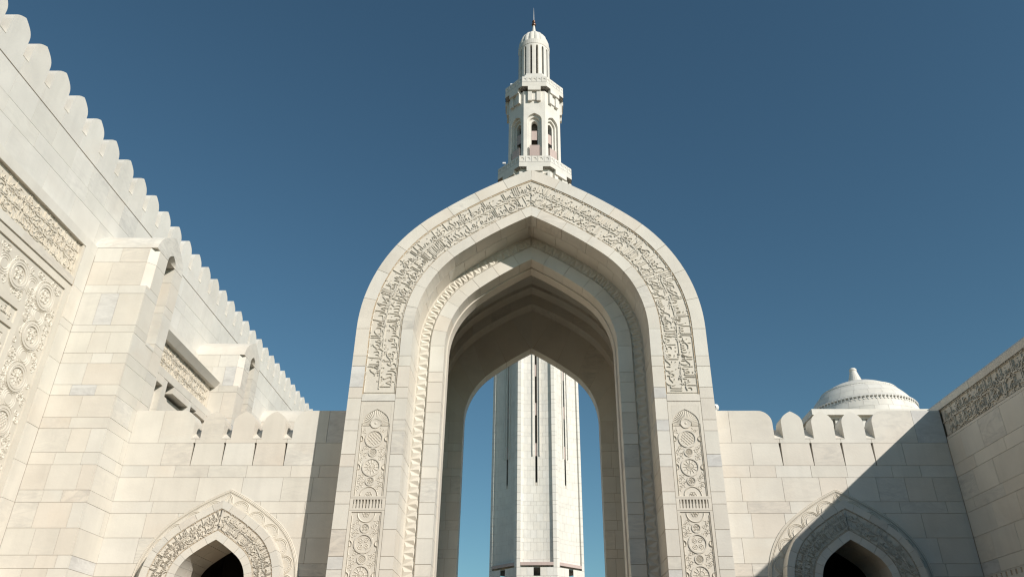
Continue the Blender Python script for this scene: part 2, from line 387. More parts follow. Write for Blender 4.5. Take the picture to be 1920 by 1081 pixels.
for sd in (1, -1):
    tv = [APX * k / NV for k in range(NV + 1)]
    for t0, t1 in list(zip(jt, jt[1:])) + list(zip(tv, tv[1:])):
        nm = 'pillar_stone' if t1 <= 0 else 'voussoir'
        e0 = 0.0 if t0 >= APX - 1e-6 else G
        j = rnd.uniform(-.003, .003)
        m = MB(); voussoir(m, A, sd, t0, t1, 0, .455, Y0 + j, 34.4, .007); m.put(nm, VEINED if nm == 'pillar_stone' and rnd.random() < .10 else STONE, gate)
        m = MB(); voussoir(m, A, sd, t0, t1, 1.585, 1.985, Y0 - j, 24.72, .007); m.put(nm, VEINED if nm == 'pillar_stone' and rnd.random() < .14 else STONE, gate)
    tv2 = [APX * k / 9 for k in range(10)]
    for t0, t1 in list(zip(jt, jt[1:])) + list(zip(tv2, tv2[1:])):
        m = MB(); voussoir(m, A, sd, t0, t1, 1.9, 1.985 + rnd.uniform(-.003, .003), 24.735, YS + .1, .007); m.put('reveal_stone', STONE, gate)
        j = rnd.uniform(-.003, .003)
        m = MB(); voussoir(m, A, sd, t0, t1, 2.43, 2.94, YS + j, 26.06, .007); m.put('pillar_stone' if t1 <= 0 else 'voussoir', STONE, gate)
# inner lip behind the second ring
m = MB()
arch_plate(m, A, 2.9, 2.985, -13.3, 26.07); soffit(m, A, 2.985, -13.3, 26.07, 26.6); m.put('arch_lip', STONE, gate)
# inscription field with its bead frame, from 10.87 up and over
TB = 10.87 - 13.3
fld = MB()
arch_plate(fld, A, .44, 1.60, TB, Y0 + .045)
for sd in (1, -1):
    for d0 in (.50, 1.54):
        q = A.line(d0, TB + .06, APX, sd, .2)
        a = [(x, Y0 + .044, z) for x, z in A.line(d0 - .018, TB + .06, APX, sd, .2)]; b = [(x, Y0 + .012, z) for x, z in q]
        c = [(x, Y0 + .044, z) for x, z in A.line(d0 + .018, TB + .06, APX, sd, .2)]
        fld.strip(a, b); fld.strip(b, c)
    x0, x1 = A.pt(.50, TB)[0] + .0, A.pt(1.54, TB)[0]
    for d_, h_ in ((0, .012),):
        xa, xb = A.pt(.5, TB, sd)[0], A.pt(1.54, TB, sd)[0]
        fld.add([(xa, Y0 + .044, 10.91), (xb, Y0 + .044, 10.91), (xb, Y0 + .012, 10.93), (xa, Y0 + .012, 10.93), (xb, Y0 + .044, 10.95), (xa, Y0 + .044, 10.95)], [(0, 1, 2, 3), (3, 2, 4, 5)])
band = fld.put('inscription_band', CARVE, gate)
T1 = -TB + APX
def gate_fn(s, h, n):
    sd, t = (1, TB + s) if s <= T1 else (-1, TB + 2 * T1 - s)
    x, z = A.pt(1.58 - h, t, sd); return (x, Y0 + .045 - n, z)
inscription(band, RAHMAN, .14, 2 * T1 - .14, [(.15, .52), (.66, .50)], gate_fn, .034, CARVE, xs=.62, marks=620, flourish=200, skip=(T1 - .22, T1 + .22), seed=5)

def scroll_fill(mb, u0, u1, v0, v1, r, mp, h, rr, n0=0.0):
    v = v0 + r
    k = 0
    while v < v1 - r * .4:
        u = u0 + r + (u1 - u0 - 2 * r) * (.5 if u1 - u0 < 2.4 * r else (k % 2))
        a = rr.uniform(0, 6.28)
        mb.ridge(spiral(u, v, r, 1.4, a, rr.choice((1, -1)), 9), r * .22, h, mp, n0=n0)
        for q in range(3):
            b = a + 2.1 * q; mb.ridge([(u + r * .9 * math.cos(b), v + r * .9 * math.sin(b)), (u + r * 1.45 * math.cos(b + .25), v + r * 1.45 * math.sin(b + .25))], r * .35, h, mp, n0=n0)
        v += r * 1.5; k += 1
def rosette(mb, u, v, r, mp, h, kind, n0=0.0):
    if kind == 'star':
        for k in range(6):
            a = math.pi * k / 6; mb.ridge([(u - r * math.cos(a), v - r * math.sin(a)), (u + r * math.cos(a), v + r * math.sin(a))], r * .16, h, mp, n0=n0 + .0006 * k)
        mb.ridge(circ(u, v, r * .55, 12), r * .16, h, mp, True, n0)
    elif kind == 'petal':
        for k in range(6):
            a = math.pi * k / 3; mb.ridge(circ(u + r * .52 * math.cos(a), v + r * .52 * math.sin(a), r * .36, 8), r * .17, h, mp, True, n0 + .0007 * k)
        mb.ridge(circ(u, v, r * .18, 6), r * .15, h, mp, True, n0)
    elif kind == 'knot':
        for k in range(-2, 3):
            c = r * .33 * k; e = math.sqrt(max(0, r * r * .92 - c * c))
            mb.ridge([(u + (c - e) * .707, v + (c + e) * .707), (u + (c + e) * .707, v + (c - e) * .707)], r * .17, h, mp, n0=n0)
            mb.ridge([(u - (c - e) * .707, v + (c + e) * .707), (u - (c + e) * .707, v + (c - e) * .707)], r * .17, h * .9, mp, n0=n0)
    else:
        for k, (dx, dy) in enumerate(((.38, .38), (-.38, .38), (-.38, -.38), (.38, -.38))):
            mb.ridge(spiral(u + r * dx, v + r * dy, r * .42, 1.6, k * 1.57, 1, 10), r * .16, h, mp, n0=n0)
# carved panels, arcade strip and lower panels on both pillars
def pillar_panels(sd):
    xm = A.xc + sd * (A.w - 1.02); rr = random.Random(8)
    def mp(u, v, n): return (xm + u, Y0 + .034 - n * .7, v)
    W = .553
    m = MB(); m.box(xm - W, xm + W, Y0 - .002, Y0 + .3, 10.62, 10.862); m.put('lintel_stone', STONE, gate)
    for (v0, v1, top) in ((7.425, 10.60, True), (3.60, 7.035, False), (.3, 3.2, False)):
        m = MB(); m.box(xm - W, xm + W, Y0 + .034, Y0 + .3, v0, v1)
        if top:
            for k in range(14):                                    # frame with the pointed niche cut in it
                pass
        pan = m.put('carved_panel', CARVE, gate)
        fr = MB(); fw = .085
        for a, b, c, d in ((-W, -W + fw, v0, v1), (W - fw, W, v0, v1), (-W + fw, W - fw, v0, v0 + .05), (-W + fw, W - fw, v1 - (.14 if top else .05), v1)):
            fr.box(xm + a, xm + b, Y0 + (.004 if b - a < .2 else .006), Y0 + .2, c, d)
        for a in (-W + fw + .035, W - fw - .035): fr.ridge([(a, v0 + .05), (a, v1 - .14)], .03, .04, mp)
        fr.put('panel_frame', CARVE, pan)
        if top:
            N = Arch(.44, 9.84, xm); nb = MB()
            for s2 in (1, -1):                                     # spandrels round the niche head
                q = N.line(0, 0, N.L, s2, .06); xe = xm + s2 * (W - fw)
                for (p0, p1) in zip(q, q[1:]):
                    nb.add([(p0[0], Y0 + .008, p0[1]), (xe, Y0 + .008, p0[1]), (xe, Y0 + .008, p1[1]), (p1[0], Y0 + .008, p1[1])], [(0, 1, 2, 3)])
                    nb.add([(p0[0], Y0 + .008, p0[1]), (p1[0], Y0 + .008, p1[1]), (p1[0], Y0 + .09, p1[1]), (p0[0], Y0 + .09, p0[1])], [(0, 1, 2, 3)])
                za = q[-1][1]; nb.add([(xm, Y0 + .008, za), (xe, Y0 + .008, za), (xe, Y0 + .008, 10.465), (xm, Y0 + .008, 10.465)], [(0, 1, 2, 3)])
            nb.put('niche_head', CARVE, pan)
            fl = MB()
            for k in range(19):
                t = math.radians(4 + 172 * k / 18); e = .415 if abs(t - 1.57) > .6 else .42 + .06 * (1 - abs(t - 1.57) / .6)
                fl.ridge([(.2 * math.cos(t), 9.83 + .2 * math.sin(t)), (e * math.cos(t), 9.83 + e * math.sin(t))], .05, .03, mp)
            fl.ridge(circ(0, 9.8, .19, 16, 0, math.pi), .03, .05, mp); fl.ridge([(-.46, 9.78), (-.16, 9.78)], .03, .04, mp); fl.ridge([(.16, 9.78), (.46, 9.78)], .03, .04, mp)
            fl.put('niche_flutes', CARVE, pan)
            bs = MB(); bs.disc(0, 9.86, .175, .04, mp, 20, -.03); bs.disc(0, 9.86, .045, .03, mp, 10, .02); bs.put('boss', CARVE, pan)
            big = [(9.335, 'knot'), (8.405, 'star'), (7.50, 'petal')]; small = [8.885, 7.955]
        elif v1 > 5:
            big = [(6.95, 'petal'), (6.045, 'coil'), (5.13, 'star'), (4.2, 'knot')]; small = [6.505, 5.585, 4.66]
        else: big = [(2.6, 'star'), (1.5, 'petal')]; small = [2.05]
        for cv, kd in big:
            b = MB(); lo, hi = max(v0 + .05, cv - .29), min(v1 - .05, cv + .29)
            b.ring(0, cv, .25, .30, .04, mp, 22) if hi - lo > .55 else b.ridge([p for p in circ(0, cv, .27, 40) if lo < p[1] < hi] if cv < v1 - .2 else [p for p in circ(0, cv, .27, 40, math.pi * .5, math.pi * 2.499) if lo < p[1] < hi], .055, .04, mp)
            rosette(b, 0, cv, .225 if hi - lo > .55 else .13, mp, .024, kd)
            for s2 in (1, -1):
                if hi - lo > .55: b.ridge(circ(s2 * .44, cv, .09, 8, math.pi / 2, math.pi * 1.5) if s2 > 0 else circ(-.44, cv, .09, 8, -math.pi / 2, math.pi / 2), .04, .055, mp)
            b.put('medallion', CARVE, pan)
        for cv in small:
            b = MB(); b.ring(0, cv, .115, .15, .035, mp, 16); rosette(b, 0, cv, .105, mp, .022, rr.choice(('knot', 'petal', 'coil'))); b.put('rosette', CARVE, pan)
        sc = MB()
        for cv in small + ([9.62] if top else []):
            for s2 in (1, -1):
                u0, u1 = (.17, .45) if s2 > 0 else (-.45, -.17)
                scroll_fill(sc, u0, u1, cv - .3 if cv < 9.5 else cv - .1, cv + .3 if cv < 9.5 else cv + .12, .085, mp, .022, rr)
        sc.put('scrollwork', CARVE, pan, kind='stuff')
    m = MB(); m.box(xm - W, xm + W, Y0 + .07, Y0 + .3, 7.045, 7.415)
    ar = m.put('arcade_strip', CARVE, gate)
    fr = MB(); fr.box(xm - W, xm + W, Y0 + .005, Y0 + .2, 7.045, 7.10); fr.box(xm - W, xm + W, Y0 + .005, Y0 + .2, 7.372, 7.415)
    fr.box(xm - W, xm - W + .1, Y0 + .004, Y0 + .2, 7.10, 7.372); fr.box(xm + W - .1, xm + W, Y0 + .004, Y0 + .2, 7.10, 7.372); fr.put('arcade_frame', CARVE, ar)
    for k in range(9):
        u = xm - W + .1 + (2 * W - .2) * (k + .5) / 9
        b = MB(); b.prism([(u - .034, Y0 + .01, 7.10), (u + .034, Y0 + .01, 7.10), (u + .034, Y0 + .01, 7.22), (u + .02, Y0 + .01, 7.25), (u + .02, Y0 + .01, 7.372), (u - .02, Y0 + .01, 7.372), (u - .02, Y0 + .01, 7.25), (u - .034, Y0 + .01, 7.22)], (0, .1, 0)); b.put('arcade_post', CARVE, ar)
for sd in (1, -1): pillar_panels(sd)
# zigzag moulding of the second ring
zz = MB(); arch_plate(zz, A, 1.95, 2.46, -13.3, YS + .055); zb = zz.put('zigzag_bed', CARVE, gate)
for sd in (1, -1):
    tt = -9.4; pit = .385
    n = int((APX + 9.4) / pit)
    for k in range(n):
        t0 = tt + k * pit; t1 = t0 + pit; tm = (t0 + t1) / 2
        def q(d, t, nn): x, z = A.pt(d, min(t, APX), sd); return (x, YS + .055 - nn, z)
        a, b, c, pk = q(2.40, t0 + .02, 0), q(2.40, t1 - .02, 0), q(2.01, tm, 0), q(2.33, tm, .06)
        m = MB(); m.add([a, b, c, pk], [(0, 1, 3), (1, 2, 3), (2, 0, 3)])
        a, b, c, pk = q(2.02, tm + .03, 0), q(2.02, tm + pit - .03, 0), q(2.37, t1, 0), q(2.10, t1, .04)
        if t1 + pit < APX: m.add([a, b, c, pk], [(0, 1, 3), (1, 2, 3), (2, 0, 3)])
        m.put('zigzag_tooth', CARVE, zb)
    rl = MB()
    for d in (2.415,):
        a = [(x, YS + .05, z) for x, z in A.line(d - .02, -9.4, APX, sd, .2)]; b = [(x, YS - .01, z) for x, z in A.line(d, -9.4, APX, sd, .2)]; c = [(x, YS + .05, z) for x, z in A.line(d + .015, -9.4, APX, sd, .2)]
        rl.strip(a, b); rl.strip(b, c)
    rl.put('zigzag_fillet', CARVE, gate)
# the deep vault behind: side walls, stepped rings and the rear wall with its own opening
WJ = 4.14
def vault_arch(apex): return Arch(WJ, apex - 1.139 * WJ, -.08)
VS, V3, V4 = vault_arch(19.75), vault_arch(19.58), vault_arch(19.03)
YV = (26.62, 32.3, 33.0, 33.75, 34.4)
DB = 2.96
def ring_between(name, Ao, do, Ai, di, y):
    for sd in (1, -1):
        for k in range(6):
            m = MB(); a = [Ao.pt(do, Ao.L * (k + f / 4) / 6, sd) for f in range(5)]; b = [Ai.pt(di, Ai.L * (k + f / 4) / 6, sd) for f in range(5)]
            m.strip([(x, y, z) for x, z in a], [(x, y, z) for x, z in b]); m.put(name, STONE, gate)
ring_between('vault_riser', VS, -.05, V3, 0, YV[1]); ring_between('vault_riser', V3, 0, V4, 0, YV[2])
for nm, Ai, y0, y1 in (('vault_shell', VS, YV[0], YV[1]), ('vault_soffit', V3, YV[1], YV[2]), ('vault_soffit', V4, YV[2], YV[3])):
    for sd in (1, -1):
        for k in range(5):
            m = MB(); q = [Ai.pt(0, Ai.L * (k + f / 4) / 5, sd) for f in range(5)]
            m.strip([(x, y0, z) for x, z in q], [(x, y1, z) for x, z in q]); m.put(nm, VEINED if nm == 'pillar_stone' and rnd.random() < .14 else STONE, gate)
m = MB()
for sd in (1, -1):                                                 # inner side of the front wall
    q = A.line(2.985, -13.3, APX, sd, .4); n = len(q); o = [VS.pt(0, -VS.zs + (VS.L + VS.zs) * k / (n - 1), sd) for k in range(n)]
    m.strip([(x, YV[0], z) for x, z in q], [(x, YV[0], z) for x, z in o])
m.put('inner_facing', STONE, gate)
for sd in (1, -1):
    x = -.08 + sd * WJ; m = MB(); m.add([(x + sd * .02, YV[0], 0), (x + sd * .02, YV[3], 0), (x + sd * .02, YV[3], 15.2), (x + sd * .02, YV[0], 15.2)], [(0, 1, 2, 3)]); m.put('mortar_bed', CORE, gate)
    for z0, z1 in list(zip(jz, jz[1:])) + [(13.3, 14.1), (14.1, 15.1)]:
        if z1 < 4: continue
        ys = [YV[0], rnd.uniform(29, 29.8), rnd.uniform(30.6, 31.2), rnd.uniform(32, 32.7), YV[3]]
        for p, q in zip(ys, ys[1:]): box('jamb_stone', min(x, x + sd * .1), max(x, x + sd * .1), p + G, q - G, z0 + G, z1 - G, STONE, gate)
    m = MB(); xi = x - sd * .012
    def mj(u, v, n): return (xi - sd * n, u, v)
    m.box(min(xi, xi + sd * .05), max(xi, xi + sd * .05), 29.3, 32.2, 6.3, 7.65)
    for k in range(5): rosette(m, 29.7 + .55 * k, 6.97, .24, mj, .05, ('star', 'knot', 'petal', 'coil', 'star')[k])
    m.ridge([(29.35, 7.6), (32.15, 7.6)], .09, .07, mj); m.put('carved_inset', CARVE, gate)
    # rear wall: jamb stones, voussoirs and soffit
    for z0, z1 in zip(jz, jz[1:]):
        if z1 < 3: continue
        x0, x1 = A.w - DB, WJ + .02
        cuts = [x0, x0 + rnd.uniform(.35, .65), x1]
        for p, q in zip(cuts, cuts[1:]):
            xa, xb = sorted((-.08 + sd * p, -.08 + sd * q)); box('rear_stone', xa + G, xb - G, YV[3], YV[4], z0 + G, z1 - G, STONE, gate)
    NR = 6
    for k in range(NR):
        e = .008; m = MB(); bi = [A.pt(DB, APX * k / NR + e + (APX / NR - 2 * e) * f / 4, sd) for f in range(5)]
        oo = [V4.pt(-.03, V4.zs * 0 + (13.3 - V4.zs if k == 0 else 0) * (1 - f / 4) * 0 + V4.L * (k + (f / 4)) / NR, sd) for f in range(5)]
        m.strip([(x, YV[3], z) for x, z in oo], [(x, YV[3], z) for x, z in bi]); m.strip([(x, YV[3], z) for x, z in bi], [(x, YV[4], z) for x, z in bi]); m.put('rear_voussoir', STONE, gate)
    m = MB(); p0 = A.pt(DB, 0, sd); m.add([(p0[0], YV[3] + .001, 13.3), (-.08 + sd * (WJ + .02), YV[3] + .001, 13.3), (-.08 + sd * (WJ + .02), YV[3] + .001, V4.zs + .05)], [(0, 1, 2)]); m.put('rear_stone', STONE, gate)
    m = MB(); q = A.line(DB - .02, -13.3, APX, sd); o2 = [V4.pt(-.05, -V4.zs + (V4.L + V4.zs) * k / (len(q) - 1), sd) for k in range(len(q))]
    m.strip([(x, YV[3] + .03, z) for x, z in q], [(x, YV[3] + .03, z) for x, z in o2]); m.strip([(x, YV[3] + .03, z) for x, z in q], [(x, YV[4], z) for x, z in q]); m.put('mortar_bed', CORE, gate)
    m = MB(); o = A.line(.0, -13.3, APX, sd, .4); bi = A.line(DB, -13.3, APX, sd, .4)
    m.strip([(x, YV[4] + .02, z) for x, z in o], [(x, YV[4] + .02, z) for x, z in bi]); m.put('rear_facing', STONE, gate)

# ================================================================== CURTAIN WALLS WITH DOORS
YW = 25.3
def merlon_poly(c, hw, z0, zl, zs, gap):
    """outline of a free merlon: full width below the sill, narrower and pointed above"""
    w = hw - gap; N = Arch(w, zs, c); r = N.line(0, 0, N.L, 1, .12); l = N.line(0, 0, N.L, -1, .12)
    return [(c - hw + .005, z0), (c + hw - .005, z0), (c + hw - .005, zl), (c + w, zl)] + r + l[-2::-1] + [(c - w, zl), (c - hw + .005, zl)]
def shoulder(x, sgn, zl, top, r=.46):
    q = [(x, zl)]
    for k in range(9):
        a = math.radians(90 * k / 8); q.append((x + sgn * r * (1 - math.cos(a)), top - r * .95 + r * .95 * math.sin(a)))
    return q
def curtain(side):
    lf = side < 0
    xa, xb = (-13.85, -5.8) if lf else (5.8, 14.18); xc = 10.01 * side
    where = 'left of the archway, joined to the mosque front' if lf else 'right of the archway, half in shadow below a dome'
    t = thing('crenellated_wall', 'courtyard wall with merlons and a pointed doorway, ' + where, 'wall', ((xa + xb) / 2, YW, 0), 'courtyard walls beside the archway')
    D = Arch(2.62, 5.03, xc); cen = xc
    T0 = -D.zs
    # mortar core with the door opening
    m = MB(); yc = YW + .02; do = 1.47
    for sd in (1, -1):
        q = D.line(do, T0, D.L, sd, .2); xe = xb if sd > 0 else xa
        m.strip([(x, yc, z) for x, z in q], [(xe, yc, z) for x, z in q])
        m.add([(xc, yc, q[-1][1]), (xe, yc, q[-1][1]), (xe, yc, 8.81), (xc, yc, 8.81)], [(0, 1, 2, 3)])
    m.add([(xa, yc, 8.81), (xb, yc, 8.81), (xb, YW + .2, 8.81), (xa, YW + .2, 8.81), (xa, YW + .2, 9.6), (xb, YW + .2, 9.6)], [(0, 1, 2, 3), (3, 2, 5, 4)])
    m.add([(xa, YW + .62, 0), (xb, YW + .62, 0), (xb, YW + .62, 9.6), (xa, YW + .62, 9.6)], [(0, 1, 2, 3)]) if False else None
    m.put('wall_core', CORE, t)
    bk = MB()
    for sd in (1, -1):
        q = D.line(1.52, T0, D.L, sd, .2); xe = xb if sd > 0 else xa
        bk.strip([(x, YW + .9, z) for x, z in q], [(xe, YW + .9, z) for x, z in q])
        bk.add([(xc, YW + .9, q[-1][1]), (xe, YW + .9, q[-1][1]), (xe, YW + .9, 9.6), (xc, YW + .9, 9.6)], [(0, 1, 2, 3)])
    bk.put('rear_facing', STONE, t)
    zs = [z for z in ZC if z <= 8.81]
    for z0, z1 in zip(zs, zs[1:]):
        if z1 < 7.1:
            course('y', YW, -1, xa, xc - 1.6, z0, z1, t); course('y', YW, -1, xc + 1.6, xb, z0, z1, t)
        else: course('y', YW, -1, xa, xb, z0, z1, t)
    # slit course and merlons
    gp = [cen - 1.575, cen - .525, cen + .525, cen + 1.575]
    z0, z1, top = 8.81, 9.595, 10.75
    ed = [xa] + [gp[0] - 1.0 if gp[0] - 1.0 > xa + .7 else None] + gp + [gp[-1] + 1.0 if gp[-1] + 1.0 < xb - .7 else None] + [xb]
    ed = [e for e in ed if e is not None]
    for a, b in zip(ed, ed[1:]):
        ga = a in gp; gb = b in gp; m = MB()
        m.prism([(a + (.012 if ga else G), YW + rnd.uniform(-.003, .003), z0 + G), (b - (.012 if gb else G), YW, z0 + G), (b - (.05 if gb else G), YW, z1 - G), (a + (.03 if ga else G), YW, z1 - G)], (0, .19, 0)); m.put('stone', STONE, t)
    TH = .62; zl = 9.75
    for k in range(3):
        c = cen + (k - 1) * 1.05
        m = MB(); m.prism([(x, YW, z) for x, z in merlon_poly(c, .525, z1 + G, zl, 10.30, .15)], (0, TH, 0), True); m.put('merlon', STONE, t)
    sl = [(x, z) for x, z in shoulder(gp[0] - .15, -1, zl, top)]
    mid = xa + 1.0 if (gp[0] - xa) > 1.9 else (xa + gp[0]) / 2 - .3
    m = MB(); m.prism([(x, YW, z) for x, z in [(mid + G, z1 + G), (gp[0] - .005, z1 + G), (gp[0] - .005, zl)] + sl + [(mid + G, top)]], (0, TH, 0), True); m.put('parapet_stone', STONE, t)
    m = MB(); m.prism([(x, YW + .002, z) for x, z in [(xa + G, z1 + G), (mid - G, z1 + G), (mid - G, top), (xa + G, top)]], (0, TH, 0), True); m.put('parapet_stone', STONE, t)
    sr = shoulder(gp[-1] + .15, 1, zl, top); mid = xb - 1.0 if lf is False else xb - 1.3
    m = MB(); m.prism([(x, YW, z) for x, z in [(gp[-1] + .005, z1 + G), (mid - G, z1 + G), (mid - G, top)] + sr[::-1] + [(gp[-1] + .005, zl)]], (0, TH, 0), True); m.put('parapet_stone', STONE, t)
    m = MB(); m.prism([(x, YW + .002, z) for x, z in [(mid + G, z1 + G), (xb - G, z1 + G), (xb - G, top), (mid + G, top)]], (0, TH, 0), True); m.put('parapet_stone', VEINED, t, label='grey veined parapet stone')
    for gx in gp:                                                  # sloping sills between the merlons
        m = MB(); m.prism([(gx - .15, YW - .015, 9.745), (gx - .15, YW + .06, 9.80), (gx - .15, YW + .60, 10.25), (gx - .15, YW + .60, 9.6), (gx - .15, YW + .05, 9.7)], (.30, 0, 0), True); m.put('merlon_sill', STONE, t)
    # door surround
    ds = MB(); arch_plate(ds, D, 0, .60, T0, YW - .025, .15); soffit(ds, D, 0, T0, YW - .025, YW + .05, .2)
    sur = ds.put('door_surround', CARVE, t)
    def dm(sd):
        def f(u, v, n):                                            # u along the curve, v outward from the inside of the shell band
            x, z = D.pt(.50 - v, u, sd); return (x, YW - .025 - n, z)
        return f
    for sd in (1, -1):
        f = dm(sd); e = MB()
        n = 70; us = [-.9 + (D.L + .9) * k / n for k in range(n + 1)]
        for v in (.485, .445, .375): e.ridge([(u, v) for u in us], .028, .011, f)
        for k in range(0, 2 * n):
            u = -.9 + (D.L + .9) * k / (2 * n); e.ridge([(u - .014, .41), (u + .014, .41)], .034, .03, f)
        e.put('beaded_border', CARVE, sur, kind='stuff')
        ns = 7; pit = .70
        for k in range(ns):
            uc = D.L - pit * k; b = MB(); j = .0004 * (k % 2)
            for r in (.345, .30): b.ridge([(uc + r * math.cos(a), .01 + r * math.sin(a)) for a in [math.pi * q / 14 for q in range(15)] if uc + r * math.cos(a) < D.L], .034, .022, f, n0=j)
            for q in range(13):
                a = math.pi * (q + .5) / 13; uu, vv = uc + .255 * math.cos(a), .255 * math.sin(a)
                if uu < D.L - .02: b.ridge([(uu - .008, vv), (uu + .008, vv)], .03, .022, f)
            # hollow shell
            for i in range(6):
                a0, a1 = math.pi * i / 6, math.pi * (i + 1) / 6
                R = .2; rim = lambda a, r: (min(uc + r * math.cos(a), D.L), r * math.sin(a))
                b.add([f(*rim(a0, R), .022), f(*rim(a1, R), .022), f(*rim(a1, R * .3), .003), f(*rim(a0, R * .3), .003)], [(0, 1, 2, 3)])
            b.put('scallop', CARVE, sur)
    yr = 24.8
    rg = MB()
    for sd in (1, -1):
        rg.strip([(x, yr + .02, z) for x, z in D.line(.46, T0, D.L, sd, .2)], [(x, yr + .02, z) for x, z in D.line(.70, T0, D.L, sd, .2)])
        rg.strip([(x, yr + .02, z) for x, z in D.line(1.24, T0, D.L, sd, .2)], [(x, yr + .02, z) for x, z in D.line(1.5, T0, D.L, sd, .2)])
    ring = rg.put('door_ring', CORE, t)
    for sd in (1, -1):
        tv = [z - D.zs for z in ZC if z < 4.6] + [0] + [D.L * k / 7 for k in range(1, 8)]
        for t0, t1 in zip(tv, tv[1:]):
            j = rnd.uniform(-.003, .003)
            m = MB(); voussoir(m, D, sd, t0, t1, .44, .665, yr + j, YW + .02, .006, .15); m.put('voussoir', STONE, ring)
            m = MB(); voussoir(m, D, sd, t0, t1, 1.285, 1.525, yr + j, 25.55, .006, .15); m.put('voussoir', STONE, ring)
            m = MB(); voussoir(m, D, sd, t0, t1, 1.46, 1.525 + .001 * rnd.random(), 25.56, 26.6, .006, .15); m.put('soffit_stone', STONE, ring)
    fb = MB(); arch_plate(fb, D, .64, 1.30, T0, yr + .03, .15)
    for d_ in (.675, 1.265):
        for sd in (1, -1):
            a, b_, c_ = ([(x, yr + y, z) for x, z in D.line(d_ + o_, T0, D.L, sd, .15)] for o_, y in ((-.012, .029), (0, .008), (.012, .029)))
            fb.strip(a, b_); fb.strip(b_, c_)
    fband = fb.put('inscription_band', CARVE, t)
    tb = -1.2; TT = -tb + D.L
    def dfn(s, h, n):
        sd, u = (1, tb + s) if s <= TT else (-1, tb + 2 * TT - s)
        x, z = D.pt(1.25 - h, u, sd); return (x, yr + .03 - n, z)
    inscription(fband, RAHMAN[20:] if lf else RAHMAN[40:], .05, 2 * TT - .05, [(.09, .27), (.35, .26)], dfn, .036, CARVE, joined=True, xs=.6, marks=420, flourish=120, skip=(TT - .12, TT + .12), seed=3 + side)
    # passage behind the door, its shade put into the dark colour
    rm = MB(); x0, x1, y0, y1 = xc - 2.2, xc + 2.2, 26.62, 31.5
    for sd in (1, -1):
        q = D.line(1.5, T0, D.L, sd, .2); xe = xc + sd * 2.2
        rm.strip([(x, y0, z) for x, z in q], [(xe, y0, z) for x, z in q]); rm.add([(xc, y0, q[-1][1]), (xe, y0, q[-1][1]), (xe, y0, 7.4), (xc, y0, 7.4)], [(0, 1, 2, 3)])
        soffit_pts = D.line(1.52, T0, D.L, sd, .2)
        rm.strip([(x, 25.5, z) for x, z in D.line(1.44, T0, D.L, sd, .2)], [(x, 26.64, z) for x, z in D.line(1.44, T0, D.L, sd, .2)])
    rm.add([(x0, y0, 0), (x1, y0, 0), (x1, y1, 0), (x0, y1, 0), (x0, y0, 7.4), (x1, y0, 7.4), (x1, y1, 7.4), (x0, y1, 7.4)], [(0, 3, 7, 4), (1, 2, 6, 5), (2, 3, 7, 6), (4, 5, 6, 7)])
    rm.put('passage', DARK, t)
    return t
curtain(-1); curtain(1)

# ================================================================== MOSQUE FRONT ON THE LEFT
hall = thing('mosque_building', 'long sunlit marble mosque front with merlons, buttresses and carved panels along the left side', 'building', (-16, 30, 0))
XU, XL, XB, XT = -16.2, -16.05, -13.85, -14.72
m = MB(); m.box(-30, XU - .02, 2, 64, 0, 19.15); m.box(-17.5, XL - .42, 2, 23.3, 0, 14.50); m.box(-16.5, XL - .02, 2, 23.3, 14.55, 14.81); m.box(-16.5, XL - .17, 2, 64, 14.83, 16.15); m.box(-16.5, XL - .02, 2, 64, 16.15, 16.5); m.put('wall_core', CORE, hall)
for z0, z1, ln in ((16.62, 17.55, (1.3, 2.2)), (17.55, 18.17, (1.3, 2.2)), (18.17, 19.13, (1.15, 1.25))):
    y0 = 14.0; a = 12.0
    course('x', XU, 1, y0, 63, z0, z1, hall, ln=ln, th=.06, mat=HALL)
m = MB(); m.prism([(XU, 2, 16.62), (XL, 2, 16.5), (XL, 2, 16.15), (XU, 2, 16.15)], (0, 62, 0)); m.put('string_course', STONE, hall)
# merlons along the roof edge
gx = 15.25 - 1.2 * 2
ML = MB(); MP = merlon_poly(0, .60, 19.16, 19.76, 20.40, .15)
ML.prism([(XU + .01, y, z) for y, z in MP], (-.8, 0, 0), True)
SI = MB(); SI.prism([(XU + .022, -.15, 19.755), (XU - .05, -.15, 19.81), (XU - .75, -.15, 20.3), (XU - .75, -.15, 19.3), (XU - .04, -.15, 19.72)], (0, .30, 0), True)
og = ORG[hall.name]; first = None; fs_ = None
for k in range(42):
    yc = gx + 1.2 * k + .6
    if first is None:
        first = P('merlon', [(v[0], v[1], v[2]) for v in ML.v], ML.f, HALL, hall); fs_ = P('merlon_sill', SI.v, SI.f, HALL, hall)
        a, b = first, fs_
    else:
        a = first.copy(); C.objects.link(a); b = fs_.copy(); C.objects.link(b)
    a.location = (0, yc, 0); b.location = (0, yc - .6, 0)
m = MB(); m.box(-17.5, XU - .78, 2, 64, 19.1, 19.9); m.put('parapet_back', STONE, hall)
